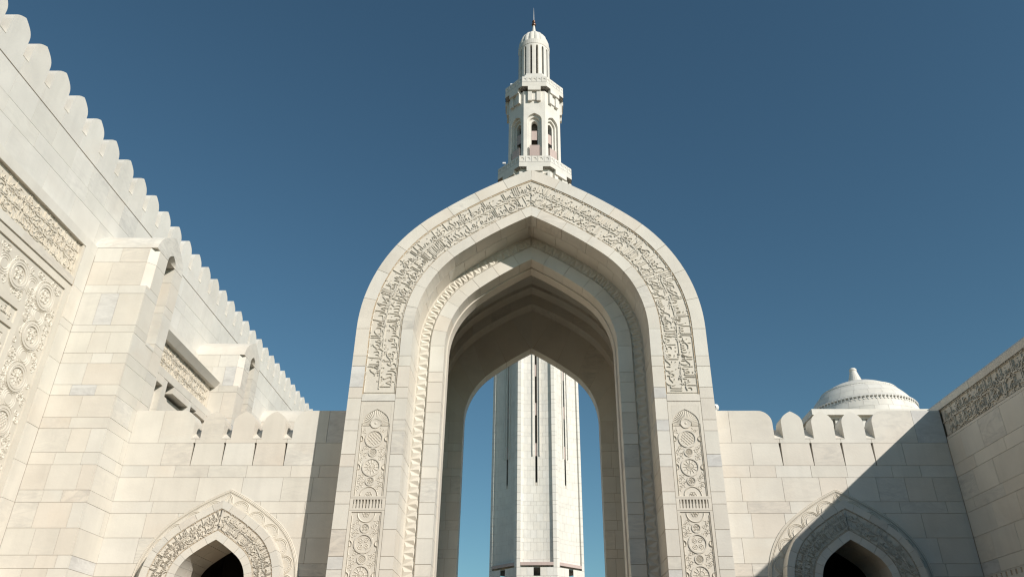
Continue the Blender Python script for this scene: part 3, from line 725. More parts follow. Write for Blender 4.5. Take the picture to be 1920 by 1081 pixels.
# --- first bay: frame, inscription frieze, carved portal panel
box('frame_stone', XL - .3, XL, 12, 17.8, 16.14, 16.495, STONE, hall)
for a, b in ((17.8, 20.6), (20.6, 23.08)): box('frame_stone', XL - .3, XL + rnd.uniform(-.002, .002), a + G, b - G, 16.14, 16.495, STONE, hall)
for a, b in ((12, 16.9), (16.9, 20.1), (20.1, 23.08)): box('frame_stone', XL - .3, XL + rnd.uniform(-.002, .002), a + G, b - G, 14.54, 14.82, STONE, hall)
zs = [z for z in ZC if z <= 16.6]; zs[-1] = 16.495
zf = [0, 2.16, 3.33, 4.5, 5.665, 7.23, 8.405, 9.595, 10.73, 11.88, 13.045, 13.33, 14.58, 16.495]
for z0, z1 in zip(zf, zf[1:]): stone('stone', 'x', XL, 1, 23.12, 23.765, z0, z1, .2, hall)
m = MB(); m.add([(XL - .12, 12, 14.81), (XL - .12, 23.09, 14.81), (XL - .12, 23.09, 16.15), (XL - .12, 12, 16.15)], [(0, 1, 2, 3)])
m.box(XL - .13, XL - .02, 23.0, 23.10, 14.81, 16.15)
fr = m.put('inscription_frieze', TAN, hall, label='inscription frieze above the carved portal')
def ffn(s, h, n): return (XL - .12 + n, 22.98 - s, 14.86 + h)
inscription(fr, RAHMAN[27:], .02, 7.6, [(.14, .44), (.53, .44), (.90, .40)], ffn, .03, TAN, xs=.6, marks=330, flourish=110, seed=21)
# portal panel
XP = XL - .10
m = MB(); m.add([(XP, 12, 2), (XP, 23.12, 2), (XP, 23.12, 14.54), (XP, 12, 14.54)], [(0, 1, 2, 3)])
pn = m.put('carved_portal', CARVE, hall, label='carved portal panel with round medallions at the left edge')
def pm(u, v, n): return (XP + n * .55, u, v)
def mould(name, u0, u1, v0, v1, along):
    b = MB(); b.box(XP - .02, XP + .055, u0, u1, v0, v1)
    if along == 'u':
        e = (v1 - v0) * .14
        b.ridge([(u0, v0 + e), (u1, v0 + e)], e * 1.6, .08, pm, n0=.02); b.ridge([(u0, v1 - e), (u1, v1 - e)], e * 1.6, .08, pm, n0=.02)
        u = u0
        while u < u1 - .1: b.ridge([(u, v0 + 2 * e), (u + .1, v1 - 2 * e)], .05, .03, pm, n0=.055); u += .075
    else:
        e = (u1 - u0) * .14
        b.ridge([(u0 + e, v0), (u0 + e, v1)], e * 1.6, .08, pm, n0=.02); b.ridge([(u1 - e, v0), (u1 - e, v1)], e * 1.6, .08, pm, n0=.02)
        v = v0
        while v < v1 - .1: b.ridge([(u0 + 2 * e, v), (u1 - 2 * e, v + .1)], .05, .03, pm, n0=.055); v += .075
    b.put(name, CARVE, pn)
mould('rope_moulding', 12, 22.86, 14.26, 14.535, 'u'); mould('rope_moulding', 22.86, 23.115, 3.5, 14.535, 'v')
mould('rope_moulding', 12, 21.3, 12.53, 12.76, 'u'); mould('rope_moulding', 21.08, 21.3, 3.5, 12.53, 'v'); mould('rope_moulding', 12, 21.08, 11.9, 12.06, 'u')
def mpn(s, h, n): return (XP + n, 20.98 - s, 12.08 + h)
inscription(pn, RAHMAN[8:], .05, 5.6, [(.12, .42)], mpn, .03, CARVE, xs=.8, marks=40, seed=4)
rr = random.Random(3)
cen = [(22.08 - 1.45 * k, 13.53) for k in range(5)] + [(22.08, 13.53 - 1.42 * k) for k in range(1, 7)]
for k, (u, v) in enumerate(cen):
    b = MB(); b.ring(u, v, .30, .46, .06, pm, 26); b.ridge(circ(u, v, .50, 26), .05, .05, pm, True); b.ridge(circ(u, v, .38, 24), .06, .09, pm, True)
    rosette(b, u, v, .26, pm, .045, ('petal', 'coil', 'star', 'knot')[k % 4]); b.put('medallion', CARVE, pn)
sc = MB()
def swirl(u, v):
    for r_ in (.34, .26, .18): sc.ridge(circ(u, v, r_, 16), .045, .035, pm, True, .0005 * rr.random())
    for k in range(4):
        a = k * 1.57 + .4; sc.ridge(spiral(u + .46 * math.cos(a), v + .46 * math.sin(a), .15, 1.3, a, 1, 8), .04, .04, pm, n0=.001 * rr.random())
for k in range(5): swirl(22.08 - 1.45 * k - .72, 13.53 + (.0)); 
for k in range(6): swirl(22.08, 13.53 - 1.42 * k - .71)
for k in range(60):
    u, v = 15 + 7.7 * rr.random(), 13.53 + rr.choice((-1, 1)) * rr.uniform(.44, .6)
    sc.ridge(spiral(u, v, .13, 1.3, rr.uniform(0, 6), rr.choice((1, -1)), 8), .04, .04, pm, n0=.001 * rr.random())
for k in range(110):
    u, v = 22.08 + rr.choice((-1, 1)) * rr.uniform(.42, .68), rr.uniform(5, 13.4)
    sc.ridge(spiral(u, v, .13, 1.3, rr.uniform(0, 6), rr.choice((1, -1)), 8), .04, .04, pm, n0=.001 * rr.random())
sc.put('scrollwork', CARVE, pn, kind='stuff')
m = MB()                                                           # pierced spandrel below the small inscription
m.add([(XP - .25, 12, 3), (XP - .25, 21.1, 3), (XP - .25, 21.1, 11.8), (XP - .25, 12, 11.8)], [(0, 1, 2, 3)])
m.box(XP - .05, XP + .02, 20.86, 21.08, 3.5, 11.75); m.box(XP - .05, XP + .02, 12, 20.86, 11.62, 11.75)
for k in range(40):
    u, v = rr.uniform(18.5, 20.9), rr.uniform(9.2, 11.6)
    m.ridge(spiral(u, v, .16, 1.3, rr.uniform(0, 6), rr.choice((1, -1)), 9), .07, .06, pm, n0=.03)
m.put('pierced_spandrel', CARVE, pn)
# --- buttresses
def buttress(y0, detail):
    y1 = y0 + 2.24; ym = (y0 + y1) / 2; xi = XL if detail != 1 else XL
    ys0, ys1, zb = y0 + .93, y0 + 1.56, 13.12                      # arched slot in the side
    SA = Arch((ys1 - ys0) / 2, 16.52, (ys0 + ys1) / 2); HB = Arch(1.12, 16.32, ym)
    m = MB(); e = .02
    m.box(xi - .3, XB - e, y0 + e, y1, 0, zb - e)
    m.prism([(xi - .3, y0 + e, zb - e), (-14.10 - e, y0 + e, zb - e), (XB - .55, y0 + .25 + e, zb - e), (XB - .55, y1, zb - e), (xi - .3, y1, zb - e)], (0, 0, 16.5 - zb), True)
    bt = m.put('buttress', CORE, hall)
    zq = [z for z in ZC if z <= 13.1] + [13.33, 14.58, 14.91, 15.875, 16.49]
    for z0, z1 in zip(zq, zq[1:]):
        hi = z0 >= 14.9; xr = -14.10 if hi else XB
        if z1 > 3 or detail == 0:
            if detail < 2 or z0 > 14: course('y', y0, -1, xi, xr, z0, z1, bt, ln=(.6, 1.15), th=.08)
        # right face
        yy0 = y0 + .082 if not hi else y0 + .26
        if z1 <= zb + .01 or z0 < 13.0:
            if detail < 2: course('x', XB, 1, yy0, y1, z0, z1, bt, ln=(.9, 1.6), th=.08)
        else:
            stone('stone', 'x', XB, 1, yy0, ys0, z0, z1, .6, bt); stone('stone', 'x', XB, 1, ys1, y1, z0, z1, .6, bt)
            if hi:
                m = MB(); m.prism([(-14.10 + G, y0, z0 + G), (XB, y0 + .25 - G, z0 + G), (XB, y0 + .25 - G, z1 - G), (-14.10 + G, y0, z1 - G)], (-.08, .08, 0)); m.put('chamfer_stone', STONE, bt)
    m = MB(); m.prism([(-14.10, y0, 14.9), (XB, y0, 14.9), (XB, y0 + .25, 14.9)], (0, 0, -.1), True); m.put('chamfer_stop', STONE, bt)
    m = MB(); m.box(XB - .45, XB + .012, ys0 + .004, ys1 - .004, zb - .12, zb); m.put('slot_sill', STONE, bt)
    m = MB(); m.box(XB - .62, XB - .5, ys0 - .05, ys1 + .05, zb, 17.0); m.put('slot_back', STONE, bt)
    # rounded cap, its end face pierced by the slot head
    m = MB(); z0 = 16.5
    top = HB.line(0, .18, HB.L, -1, .15)[:-1] + HB.line(0, .18, HB.L, 1, .15)[::-1]
    m.strip([(xi - .3, y, z) for y, z in top], [(XB, y, z) for y, z in top])
    m.add([(xi - .3, y0, z0), (XB, y0, z0), (XB, y0, top[0][1]), (xi - .3, y0, top[0][1]), (XB, y1, z0), (xi - .3, y1, z0)], [(0, 1, 2, 3), (0, 1, 4, 5)])
    for sd, far in ((-1, y0), (1, y1)):
        q = SA.line(0, -.02, SA.L, sd, .05); o = HB.line(0, .18, HB.L, sd, .1); o = [(far, z0)] + o
        n = 12; rs = lambda L_: [tuple(Vector(L_[int(i)]).lerp(Vector(L_[min(int(i) + 1, len(L_) - 1)]), i - int(i))) for i in [(len(L_) - 1) * k / n for k in range(n + 1)]]
        qa, oa = rs([Vector(p) for p in q]), rs([Vector(p) for p in o])
        m.strip([(XB, y, z) for y, z in qa], [(XB, y, z) for y, z in oa]); m.strip([(XB, y, z) for y, z in qa], [(XB - .5, y, z) for y, z in qa])
    m.put('buttress_cap', STONE, bt)
buttress(23.77, 0); buttress(33.40, 1); buttress(43.05, 2); buttress(52.7, 2)
# --- second bay: thick lower wall with its recessed panel and window heads
YA, YB = 26.02, 33.38; XR2 = -15.12
m = MB(); m.box(XL - .3, XR2 - .4, YA, YB, 0, 15.0); m.box(XR2 - .45, XR2 - .02, YA, YB, 13.4, 15.0); m.put('bay_core', CORE, hall)
m = MB(); m.prism([(XT - .2, YA, 14.79), (XT, YA, 15.05), (XL, YA, 15.75), (XL, YA, 14.79)], (0, YB - YA, 0), True); m.put('panel_hood', STONE, hall)
m = MB(); m.add([(XR2, YA, 13.4), (XR2, YB, 13.4), (XR2, YB, 14.92), (XR2, YA, 14.92)], [(0, 1, 2, 3)])
p2 = m.put('inscription_frieze', TAN, hall, label='inscription frieze between the two buttresses')
def p2fn(s, h, n): return (XR2 + n, 33.2 - s, 13.58 + h)
inscription(p2, RAHMAN[50:], .1, 6.6, [(.14, .44), (.54, .44), (.91, .40)], p2fn, .034, TAN, xs=.6, marks=300, flourish=90, seed=9)
for a, b in ((YA, 28.3), (28.3, 30.9), (30.9, YB)): box('sill_stone', XR2 - .4, XT + rnd.uniform(-.003, .003), a + G, b - G, 13.19, 13.50, STONE, hall)
piers = [(YA, 27.72), (28.25, 28.6), (30.75, 31.02), (32.7, YB)]
for a, b in piers:
    for z0, z1 in zip(*[[9.0, 10.73, 11.88, 13.17]] * 1, [10.73, 11.88, 13.17]): box('pier_stone', XR2 - .5, XT, a + G, b - G, z0, z1 - G, STONE, hall)
for a, b, z in ((27.72, 28.25, 12.86), (28.6, 29.2, 13.17), (30.72, 30.76, 12.9), (31.02, 31.6, 13.0)): box('window_head', XR2 - .5, XT + .001, a, b, z, 13.18, STONE, hall)
box('window_head', XR2 - .5, XT - .001, 29.2, 30.72, 12.88, 13.18, STONE, hall); box('window_head', XR2 - .5, XT - .001, 31.6, 32.7, 12.92, 13.18, STONE, hall)
box('window_panel', XR2 - .3, XT - .30, 28.6, 32.7, 9.5, 12.75, STONE, hall); box('window_panel', XR2 - .3, XT - .25, 27.7, 28.27, 9.5, 12.6, STONE, hall)

# ================================================================== BUILDING ON THE RIGHT
rb = thing('arcade_building', 'shaded marble building wall with an inscription frieze at its top, along the right edge', 'building', (20, 12, 0))
XR = 14.18
m = MB(); m.box(XR + .02, 30, -8, 25.29, 0, 9.75); m.box(XR + .10, 30, -8, 36, 9.75, 10.78); m.box(XR + .02, 30, -8, 36, 10.78, 11.0); m.box(XR + .3, 30, 25.29, 36, 0, 9.75); m.box(-15.9, 30, -14, -8.01, 0, 11.0); m.put('wall_core', CORE, rb)  # last box is an unseen wing added behind the camera to cut ambient light
zr = [z for z in ZC if z < 9.7]; zr[-1] = 9.70
for z0, z1 in zip(zr, zr[1:]):
    if z0 == 4.50: continue
    course('x', XR, -1, 8, 25.28, z0, z1, rb, ln=(.9, 1.45), th=.08)
for a, b in ((8, 12.5), (12.5, 16.8), (16.8, 20.9), (20.9, 25.28)): box('frame_stone', XR, XR + .3, a + G, b - G, 9.705, 9.78, STONE, rb)
cs = [8 + 1.9 * k for k in range(16)]
for a, b in zip(cs, cs[1:]):
    m = MB(); j = rnd.uniform(-.003, .003); m.prism([(XR + j, a + G, 10.775), (XR + j, a + G, 11.0), (XR + .12, a + G, 11.12), (XR + .6, a + G, 11.14), (XR + .6, a + G, 10.775)], (0, b - a - 2 * G, 0), True); m.put('coping_stone', STONE, rb)
m = MB(); m.add([(XR + .06, 8, 9.77), (XR + .06, 25.29, 9.77), (XR + .06, 25.29, 10.79), (XR + .06, 8, 10.79)], [(0, 1, 2, 3)])
for z in (9.81, 10.74): m.ridge([(8, z), (25.27, z)], .04, .05, lambda u, v, n: (XR + .06 - n, u, v))
fr = m.put('inscription_frieze', CARVE, rb)
def rfn(s, h, n): return (XR + .06 - n, 14.5 + s, 9.83 + h)
inscription(fr, RAHMAN[14:], .0, 10.68, [(.12, .40), (.54, .40)], rfn, .05, CARVE, xs=.6, marks=420, flourish=120, seed=13)
m = MB(); m.add([(XR + .04, 8, 4.5), (XR + .04, 25.28, 4.5), (XR + .04, 25.28, 5.29), (XR + .04, 8, 5.29)], [(0, 1, 2, 3)])
sb = m.put('slotted_band', STONE, rb)
for k in range(60):
    y = 25.1 - .27 * k
    if y < 15: break
    box('band_slot_post', XR, XR + .1, y - .19, y, 5.1, 5.24, STONE, sb)
box('band_rail', XR, XR + .1, 8, 25.28, 4.51, 5.098, STONE, sb); box('band_rail', XR, XR + .1, 8, 25.28, 5.242, 5.283, STONE, sb)

# ================================================================== DOMED BUILDING
db = thing('domed_building', 'low white ribbed dome with a cone finial, behind the right courtyard wall', 'building', (21.6, 47, 0))
m = MB(); m.box(17.3, 26.4, 44.2, 51, 0, 16.95); m.put('drum_block', WHITE, db)
m = MB(); m.box(16.95, 26.7, 43.85, 51.4, 16.95, 17.1); m.box(16.75, 26.9, 43.55, 51.6, 17.1, 17.46); m.put('cornice', WHITE, db)
for k in range(30):
    x = 17.2 + .33 * k
    box('dentil', x, x + .18, 43.9, 44.25, 16.45, 16.94, WHITE, db)
DC = (21.45, 47.3, 17.0); RD = 3.5
prof = [(RD, 0), (RD, .35)] + [(RD * math.cos(a), .35 + 3.25 * math.sin(a)) for a in [math.radians(v) for v in range(6, 90, 6)]] + [(.25, 3.6)]
m = MB(); m.lathe([(r * .995 - .01, z) for r, z in prof], DC, 48); m.put('dome_shell', JOINT, db, smooth=True)
ang = [0, 9, 17, 25, 33, 42, 51, 60, 70, 80]
for k, (e0, e1) in enumerate(zip(ang, ang[1:])):                  # courses of curved stone
    nseg = max(8, int(26 * math.cos(math.radians(e0)))); of = rnd.random()
    for j in range(nseg):
        t0, t1 = 2 * math.pi * (j + of) / nseg + .0016, 2 * math.pi * (j + 1 + of) / nseg - .0016
        if math.sin((t0 + t1) / 2) > .35: continue
        pr = [(RD * math.cos(a), .35 + 3.25 * math.sin(a)) for a in (math.radians(e0 + .08 + (e1 - e0 - .16) * q / 2) for q in range(3))]
        m = MB(); m.lathe(pr, DC, 4, t0, t1); m.put('dome_stone', HALL, db, smooth=True)
for el, nm in ((24, 'dome_band'), (50, 'dome_band')):
    a = math.radians(el); r, z = RD * math.cos(a) , .35 + 3.25 * math.sin(a)
    m = MB(); m.lathe([(r + .16, z - .18), (r + .19, z - .12), (r + .13, z - .02), (r + .02, z + .02)], DC, 48); bnd = m.put(nm, WHITE, db)
    n = 90
    d = MB()
    for k in range(n):
        t = 2 * math.pi * k / n; c, s = math.cos(t), math.sin(t); q = .035
        p = [(DC[0] + (r + .20) * c - q * s, DC[1] + (r + .20) * s + q * c, DC[2] + z - .1), (DC[0] + (r + .20) * c + q * s, DC[1] + (r + .20) * s - q * c, DC[2] + z - .1)]
        d.add(p + [(x, y, zz - .25) for x, y, zz in p[::-1]], [(0, 1, 2, 3)])
    d.put('dome_dentils', WHITE, bnd, kind='stuff')
m = MB(); fp = [(.50, 3.45), (.48, 3.62)]
for k in range(6):
    r0 = .46 - .042 * k; z0 = 3.62 + .135 * k; fp += [(r0, z0), (r0 - .01, z0 + .10), (r0 - .035, z0 + .13)]
fp += [(.20, 4.44), (.24, 4.49), (.24, 4.57), (.17, 4.66), (.05, 4.70), (.01, 4.70)]
m.lathe(fp, DC, 20); m.put('finial', WHITE, db)

# ================================================================== MINARET
AX, AY = .40, 82.8
mn = thing('minaret', 'tall white octagonal minaret with two balconies, seen through and above the archway', 'minaret', (AX, AY, 0))
def face_fn(ap, i):                                                # local frame of one octagon side: u along, n outward
    a = math.radians(-90 + 45 * i); nx, ny = math.cos(a), math.sin(a)
    return lambda u, z, n: (AX + nx * (ap + n) - ny * u, AY + ny * (ap + n) + nx * u, z)
def hw(ap): return ap * math.tan(math.pi / 8)
def octo(mb, ap, z0, z1, cap=True):
    r = ap / math.cos(math.pi / 8); q = [(AX + r * math.cos(math.radians(22.5 + 45 * k)), AY + r * math.sin(math.radians(22.5 + 45 * k)), z0) for k in range(8)]
    mb.prism(q, (0, 0, z1 - z0), cap)
AP = 4.8
sh = MB(); octo(sh, AP - .75, 14.0, 62, True); octo(sh, AP, 0, 12.6, True); sh.put('shaft_core', JOINT, mn)
zcs = [12.6]; k = 0
while zcs[-1] < 45: zcs.append(zcs[-1] + (.80 if k % 5 else .42)); k += 1
count = 0; rest = MB()
H8 = hw(AP); PW = H8 - .36
def conc(u): return -.12 - .34 * math.sqrt(max(0, 1 - (u / (PW + .05)) ** 2))
for i in (0, 1, 7, 2, 6):
    fn = face_fn(AP, i)
    # corner piers, sill and lintel
    for s2 in (1, -1):
        pz = zcs if i in (0, 1) else [12.6, 45]
        m = MB(); gcore = .02
        for z0, z1 in zip(zcs, zcs[1:]):
            a, b = sorted((s2 * PW, s2 * (H8 - .002)))
            q = [fn(a, z0 + .01, 0), fn(b, z0 + .01, 0), fn(b, z1 - .01, 0), fn(a, z1 - .01, 0)]; nb = [fn(a, z0 + .01, -.5), fn(b, z0 + .01, -.5), fn(b, z1 - .01, -.5), fn(a, z1 - .01, -.5)]
            F = [(0, 1, 2, 3), (0, 1, 5, 4), (1, 2, 6, 5), (2, 3, 7, 6), (3, 0, 4, 7)]
            if z1 < 14.3: pass
            if i == 0 and count < 290: P('stone', q + nb, F, WHITE, mn); count += 1
            else: rest.add(q + nb, F)
        a, b = sorted((s2 * PW, s2 * H8)); m.add([fn(a, 45, 0), fn(b, 45, 0), fn(b, 62, 0), fn(a, 62, 0), fn(a, 45, -.6), fn(b, 45, -.6), fn(b, 62, -.6), fn(a, 62, -.6)], [(0, 1, 2, 3), (0, 3, 7, 4), (1, 2, 6, 5)]); m.put('corner_pier', WHITE, mn)
    m = MB()
    if i in (1, 7): sl_w = .22
    sl_w = .11
    m.add([fn(-PW, 14.0, .015), fn(PW, 14.0, .015), fn(PW, 14.3, .015), fn(-PW, 14.3, .015), fn(PW, 14.3, -.7), fn(-PW, 14.3, -.7)], [(0, 1, 2, 3), (3, 2, 4, 5)]); m.put('panel_sill', PINK, mn)
    cols = 5
    for ci, (z0, z1) in enumerate(zip(zcs, zcs[1:])):
        base = z1 <= 14.05
        brk = [-PW] + [PW * (-1 + 2 * (c + (.0 if ci % 2 else .5)) / cols) for c in range(0, cols + 1)] + [PW]
        brk = sorted({round(x, 4) for x in brk if -PW <= x <= PW})
        for a, b in zip(brk, brk[1:]):
            if b - a < .12: continue
            segs = [(a, b)]
            if z1 > 22.2 and a < sl_w and b > -sl_w:                # the stones stop at the slit
                segs = [(p, q) for p, q in ((a, -sl_w), (sl_w, b)) if q - p > .05]
            for p, q in segs:
                mid = (p + q) / 2; pp = [p + .006, mid, q - .006]
                d = (lambda u: 0.0) if base else conc
                if base and abs(mid) < .25 and z0 > 12.5: continue
                fr = [fn(u, z0 + .006, d(u)) for u in pp] + [fn(u, z1 - .006, d(u)) for u in pp[::-1]]
                if i in (0, 1) and count < 298 and z0 < 39:
                    P('stone', fr, [(0, 1, 4, 5), (1, 2, 3, 4)], WHITE, mn); count += 1
                else: rest.add(fr, [(0, 1, 4, 5), (1, 2, 3, 4)])
    m = MB()                                                       # bed right behind the concave facing, left open at the slit
    us = [-PW + 2 * PW * k / 12 for k in range(13)]
    for rng in ((us[0], -sl_w), (sl_w, us[-1])):
        uu = [rng[0] + (rng[1] - rng[0]) * k / 6 for k in range(7)]
        m.strip([fn(u, 14.0, conc(u) - .02) for u in uu], [fn(u, 62, conc(u) - .02) for u in uu])
    m.strip([fn(u, 14.0, conc(u) - .02) for u in (-sl_w, 0, sl_w)], [fn(u, 22.2, conc(u) - .02) for u in (-sl_w, 0, sl_w)])
    m.put('panel_bed', JOINT, mn)
    m = MB()                                                       # raised fillets that double the slit higher up
    for s2 in (1, -1):
        m.add([fn(s2 * sl_w, 25.0, -.44), fn(s2 * sl_w, 62, -.44), fn(s2 * sl_w, 62, -.8), fn(s2 * sl_w, 25, -.8)], [(0, 1, 2, 3)])
        a, b = sorted((s2 * (sl_w + .22), s2 * (sl_w + .30)))
        m.add([fn(a, 25, -.30), fn(b, 25, -.30), fn(b, 62, -.30), fn(a, 62, -.30), fn(a, 25, -.5), fn(b, 25, -.5), fn(b, 62, -.5), fn(a, 62, -.5)], [(0, 1, 2, 3), (0, 3, 7, 4), (1, 2, 6, 5), (0, 1, 5, 4)])
    m.put('slit_jamb', WHITE, mn)
    for z in (25, 29.5, 34, 38.5, 43):
        m = MB(); m.add([fn(-sl_w, z, -.55), fn(sl_w, z, -.55), fn(sl_w, z + 1.4, -.55), fn(-sl_w, z + 1.4, -.55)], [(0, 1, 2, 3)]); m.put('slit_panel', PINK, mn)
    m = MB(); m.add([fn(-sl_w - .05, 22, -.72), fn(sl_w + .05, 22, -.72), fn(sl_w + .05, 62, -.72), fn(-sl_w - .05, 62, -.72)], [(0, 1, 2, 3)]); m.put('slit_shade', DARK, mn)  # dark sheet painted as the shade deep in the slit
rest.put('facing_stones', WHITE, mn, kind='stuff')
# balconies: parapet with five little arches to a side, on corbel blocks
def balcony(ap, z0, z1, body_ap, drop):
    m = MB(); octo(m, ap - .06, z0, z1, True); q = m.v[:8]; m.add(q, [tuple(range(8))]); bal = m.put('balcony', WHITE, mn)
    h = hw(ap)
    for i in (0, 1, 7, 2, 6):
        fn = face_fn(ap, i); n = 5; wd = 2 * h / n
        rail = MB(); rail.add([fn(-h, z0, 0), fn(h, z0, 0), fn(h, z0 + (z1 - z0) * .42, 0), fn(-h, z0 + (z1 - z0) * .42, 0)], [(0, 1, 2, 3)]); rail.put('balcony_rail', WHITE, bal)
        for k in range(n):
            a = -h + wd * k; c = a + wd / 2; za = z0 + (z1 - z0) * .44; r = wd * .27; zq = z1 - (z1 - z0) * .22
            p = MB(); ring = [(c + r * math.cos(t), zq - r * .6 + r * math.sin(t)) for t in [math.pi * j / 8 for j in range(9)]]
            zl = zq - r * 1.5; hole = [(c + r, zl)] + ring + [(c - r, zl)]
            out = [(a + wd - .02, zl)] + [(a + wd - .02 - (wd - .04) * j / 8, z1 - .02) for j in range(9)] + [(a + .02, zl)]
            p.strip([fn(u, v, 0) for u, v in out], [fn(u, v, 0) for u, v in hole]); p.strip([fn(u, v, 0) for u, v in hole], [fn(u, v, -.08) for u, v in hole])
            p.add([fn(a + .02, za, 0), fn(a + wd - .02, za, 0), fn(a + wd - .02, zl, 0), fn(a + .02, zl, 0)], [(0, 1, 2, 3)])
            p.add([fn(u, v, -.055) for u, v in hole], [tuple(range(len(hole)))]); p.put('balcony_panel', WHITE, bal)
        b = MB(); hb = h * .52; dp = ap - body_ap
        def bx(a, c, v0, v1, n0, n1):
            pts = [fn(u, v, n_ - 0) for u in (a, c) for v in (v0, v1) for n_ in (n0, n1)]
            b.add(pts, [(0, 1, 3, 2), (4, 6, 7, 5), (0, 4, 5, 1), (2, 3, 7, 6), (0, 2, 6, 4), (1, 5, 7, 3)])
        bx(-hb, hb, z0 - drop * .28, z0, -dp - .02, .002)
        bx(-hb, -hb * .36, z0 - drop, z0 - drop * .281, -dp - .02, -dp * .35); bx(hb * .36, hb, z0 - drop, z0 - drop * .281, -dp - .02, -dp * .35)
        bx(-hb * .355, hb * .355, z0 - drop * .9, z0 - drop * .281, -dp - .02, -dp * .7)
        b.put('corbel', WHITE, bal)
balcony(4.88, 62.75, 64.5, 4.35, 2.4)
TA = 3.55
balcony(4.10, 77.35, 79.15, TA, 2.4)
m = MB(); octo(m, 4.35, 58, 62.75); m.put('shaft_neck', WHITE, mn)
m = MB(); octo(m, 3.25, 79.15, 80.2); octo(m, 2.8, 80.2, 81.0); m.put('upper_plinth', WHITE, mn)
# open octagon stage with stepped pointed windows
tw = MB(); octo(tw, TA - 1.35, 64.4, 77.4); tw.put('stage_core', DARK, mn)  # dark core stands in for the shade inside the windows
for i in (0, 1, 7, 2, 6):
    fn = face_fn(TA, i); h = hw(TA); zt, z0 = 76.9, 64.4; apx = 72.95
    lev = [(.98, apx, 0), (.70, apx - .42, -.32), (.42, apx - .9, -.6)]
    m = MB(); prev = None
    for j, (w_, ap_, n_) in enumerate(lev):
        Wn = Arch(w_, ap_ - 1.139 * w_, 0)
        for sd in (1, -1):
            q = Wn.line(0, -(Wn.zs - z0), Wn.L, sd, .3)
            if prev is None:
                m.strip([fn(x, z, n_) for x, z in q], [fn(sd * h, z, n_) for x, z in q]); m.add([fn(0, ap_, n_), fn(sd * h, ap_, n_), fn(sd * h, zt, n_), fn(0, zt, n_)], [(0, 1, 2, 3)])
            else:
                xe = sd * (prev + .1); m.strip([fn(x, z, n_) for x, z in q], [fn(xe, z, n_) for x, z in q]); m.add([fn(0, ap_, n_), fn(xe, ap_, n_), fn(xe, ap_ + .9, n_), fn(0, ap_ + .9, n_)], [(0, 1, 2, 3)])
            nx = lev[j + 1][2] if j < 2 else -1.2
            m.strip([fn(x, z, n_) for x, z in q], [fn(x, z, nx) for x, z in q])
        prev = w_
    m.put('window_surround', WHITE, mn)
    b = MB()
    for (a, c, v0, v1, n0, n1) in ((-.66, .66, 65.6, 67.35, -.5, .02),):
        b.add([fn(u, v, n_) for u in (a, c) for v in (v0, v1) for n_ in (n0, n1)], [(0, 1, 3, 2), (4, 6, 7, 5), (0, 4, 5, 1), (2, 3, 7, 6), (0, 2, 6, 4), (1, 5, 7, 3)])
    b.put('window_box', PINK, mn)
    b = MB(); b.add([fn(-.40, 68.7, -.62), fn(.34, 68.7, -.62), fn(.34, 70.3, -.62), fn(-.40, 70.3, -.62)], [(0, 1, 2, 3)]); b.put('window_panel', PINK, mn)
    b = MB()
    for z in [64.6 + .62 * k for k in range(20)]:
        b.ridge([(-h + .01, z), (-1.0, z)], .018, -.012, fn); b.ridge([(1.0, z), (h - .01, z)], .018, -.012, fn)
# cylinder with slots and fluted dome
RC = 2.30; NS = 16
m = MB(); m.lathe([(1.55, 80.9), (1.55, 88.5)], (AX, AY, 0), 24); m.put('lantern_core', DARK, mn)  # dark core paints the shade behind the lantern slots
for k in range(NS):
    a = math.radians(-90 + 22.5 * k); sw = .072; hfa = math.pi / NS
    m = MB()
    def cy(t, z, r=RC): return (AX + r * math.cos(a + t), AY + r * math.sin(a + t), z)
    tt = [-hfa + sw + (2 * hfa - 2 * sw) * q / 4 for q in range(5)]
    m.strip([cy(t, 81.0) for t in tt], [cy(t, 87.6) for t in tt])
    for t in (tt[0], tt[-1]): m.add([cy(t, 81), cy(t, 87.6), cy(t, 87.6, 1.5), cy(t, 81, 1.5)], [(0, 1, 2, 3)])
    m.put('lantern_pier', WHITE, mn, smooth=False)
    m = MB()                                                       # rounded head of the slot
    hd = [(hfa + sw * math.cos(t), 87.0 + .32 * math.sin(t)) for t in [math.pi * q / 8 for q in range(9)]]
    m.strip([cy(t, z) for t, z in hd], [cy(t, 87.6) for t, z in hd]); m.strip([cy(t, z) for t, z in hd], [cy(t, z, 1.5) for t, z in hd]); m.put('slot_head', WHITE, mn)
m = MB(); m.lathe([(RC + .0, 87.6), (RC + .05, 87.65), (RC + .05, 88.5), (RC - .1, 88.55), (1.4, 88.5)], (AX, AY, 0), 48); m.put('lantern_ring', WHITE, mn, smooth=False)
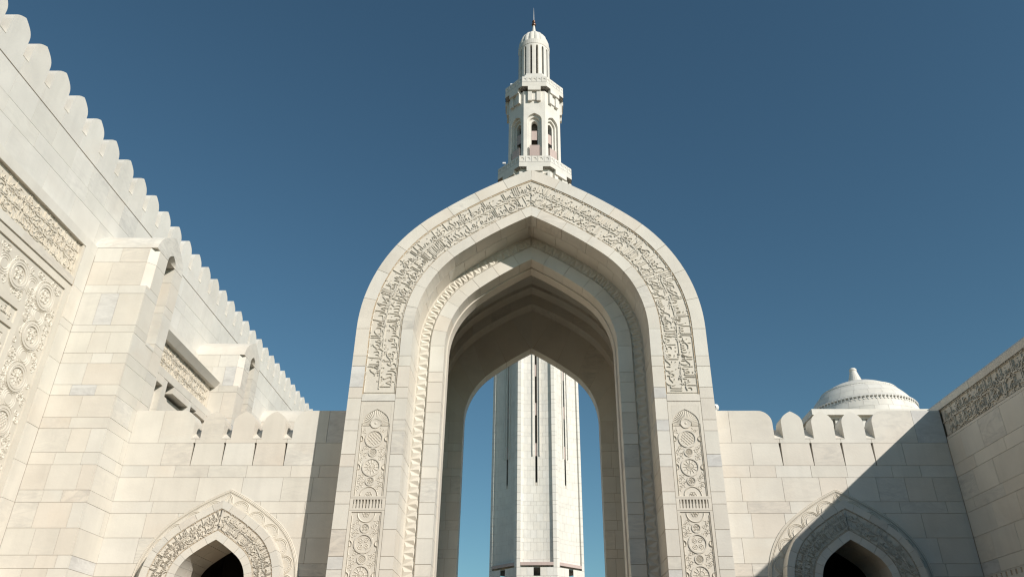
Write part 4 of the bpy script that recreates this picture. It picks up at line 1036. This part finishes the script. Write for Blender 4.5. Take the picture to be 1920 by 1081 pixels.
for k in range(NS):
    a0 = 2 * math.pi * k / NS; m = MB(); rows = []
    for q in range(7):
        e = math.radians(90 * q / 6); r, z = 2.22 * math.cos(e) + .02, 88.5 + 3.3 * math.sin(e) ** 1.0
        rows.append([(AX + (r + .17 * math.sin(math.pi * s / 4) * math.cos(e) - .09) * math.cos(a0 + 2 * math.pi / NS * s / 4), AY + (r + .17 * math.sin(math.pi * s / 4) * math.cos(e) - .09) * math.sin(a0 + 2 * math.pi / NS * s / 4), z) for s in range(5)])
    for A_, B_ in zip(rows, rows[1:]): m.strip(A_, B_)
    m.put('dome_rib', WHITE, mn)
m = MB(); m.lathe([(.34, 91.4), (.30, 92.4), (.16, 93.6), (.14, 93.7)], (AX, AY, 0), 14); m.put('spire_base', WHITE, mn)
m = MB(); m.lathe([(.05, 93.55), (.30, 93.75), (.34, 93.95), (.22, 94.2), (.12, 94.3), (.22, 94.4), (.26, 94.6), (.16, 94.8), (.05, 94.95)], (AX, AY, 0), 14); m.put('spire_beads', BRONZE, mn)
m = MB(); m.lathe([(.075, 94.9), (.05, 96.2), (.015, 97.6), (.0, 97.6)], (AX, AY, 0), 8); m.put('spire_needle', STEEL, mn)
mn.rotation_euler = (0, math.radians(-.2), 0)

# ================================================================== SMALL FITTINGS
cm = thing('security_camera', 'small white dome camera on top of the right wall, beside the archway', 'camera', (6.42, 25.55, 10.75))
m = MB(); m.lathe([(.11, 0), (.11, .05), (.06, .07), (.06, .10)], (6.42, 25.55, 10.75), 14); m.put('camera_base', PLASTIC, cm)
m = MB(); m.lathe([(.05, .09), (.13, .13), (.15, .21), (.12, .29), (.0, .33)], (6.42, 25.55, 10.75), 16); m.put('camera_housing', PLASTIC, cm, smooth=True)
m = MB(); m.lathe([(.0, -.05), (.05, -.04), (.07, 0)], (6.36, 25.40, 10.94), 10); m.put('camera_lens', GLASS, cm)
for i, (x, y, z, lb) in enumerate(((-3.85, 79.9, 64.55, 'small white floodlight on the lower minaret balcony'), (-3.05, 80.6, 79.2, 'small white floodlight on the upper minaret balcony'))):
    fl = thing('floodlight', lb, 'floodlight', (x, y, z), 'floodlights on the minaret')
    m = MB(); m.box(x - .03, x + .03, y - .03, y + .03, z, z + .15); m.put('bracket', STEEL, fl)
    m = MB(); m.prism([(x - .22, y - .15, z + .12), (x + .22, y - .15, z + .12), (x + .2, y - .05, z + .4), (x - .2, y - .05, z + .4)], (0, .2, .05), True); m.put('lamp_housing', PLASTIC, fl)
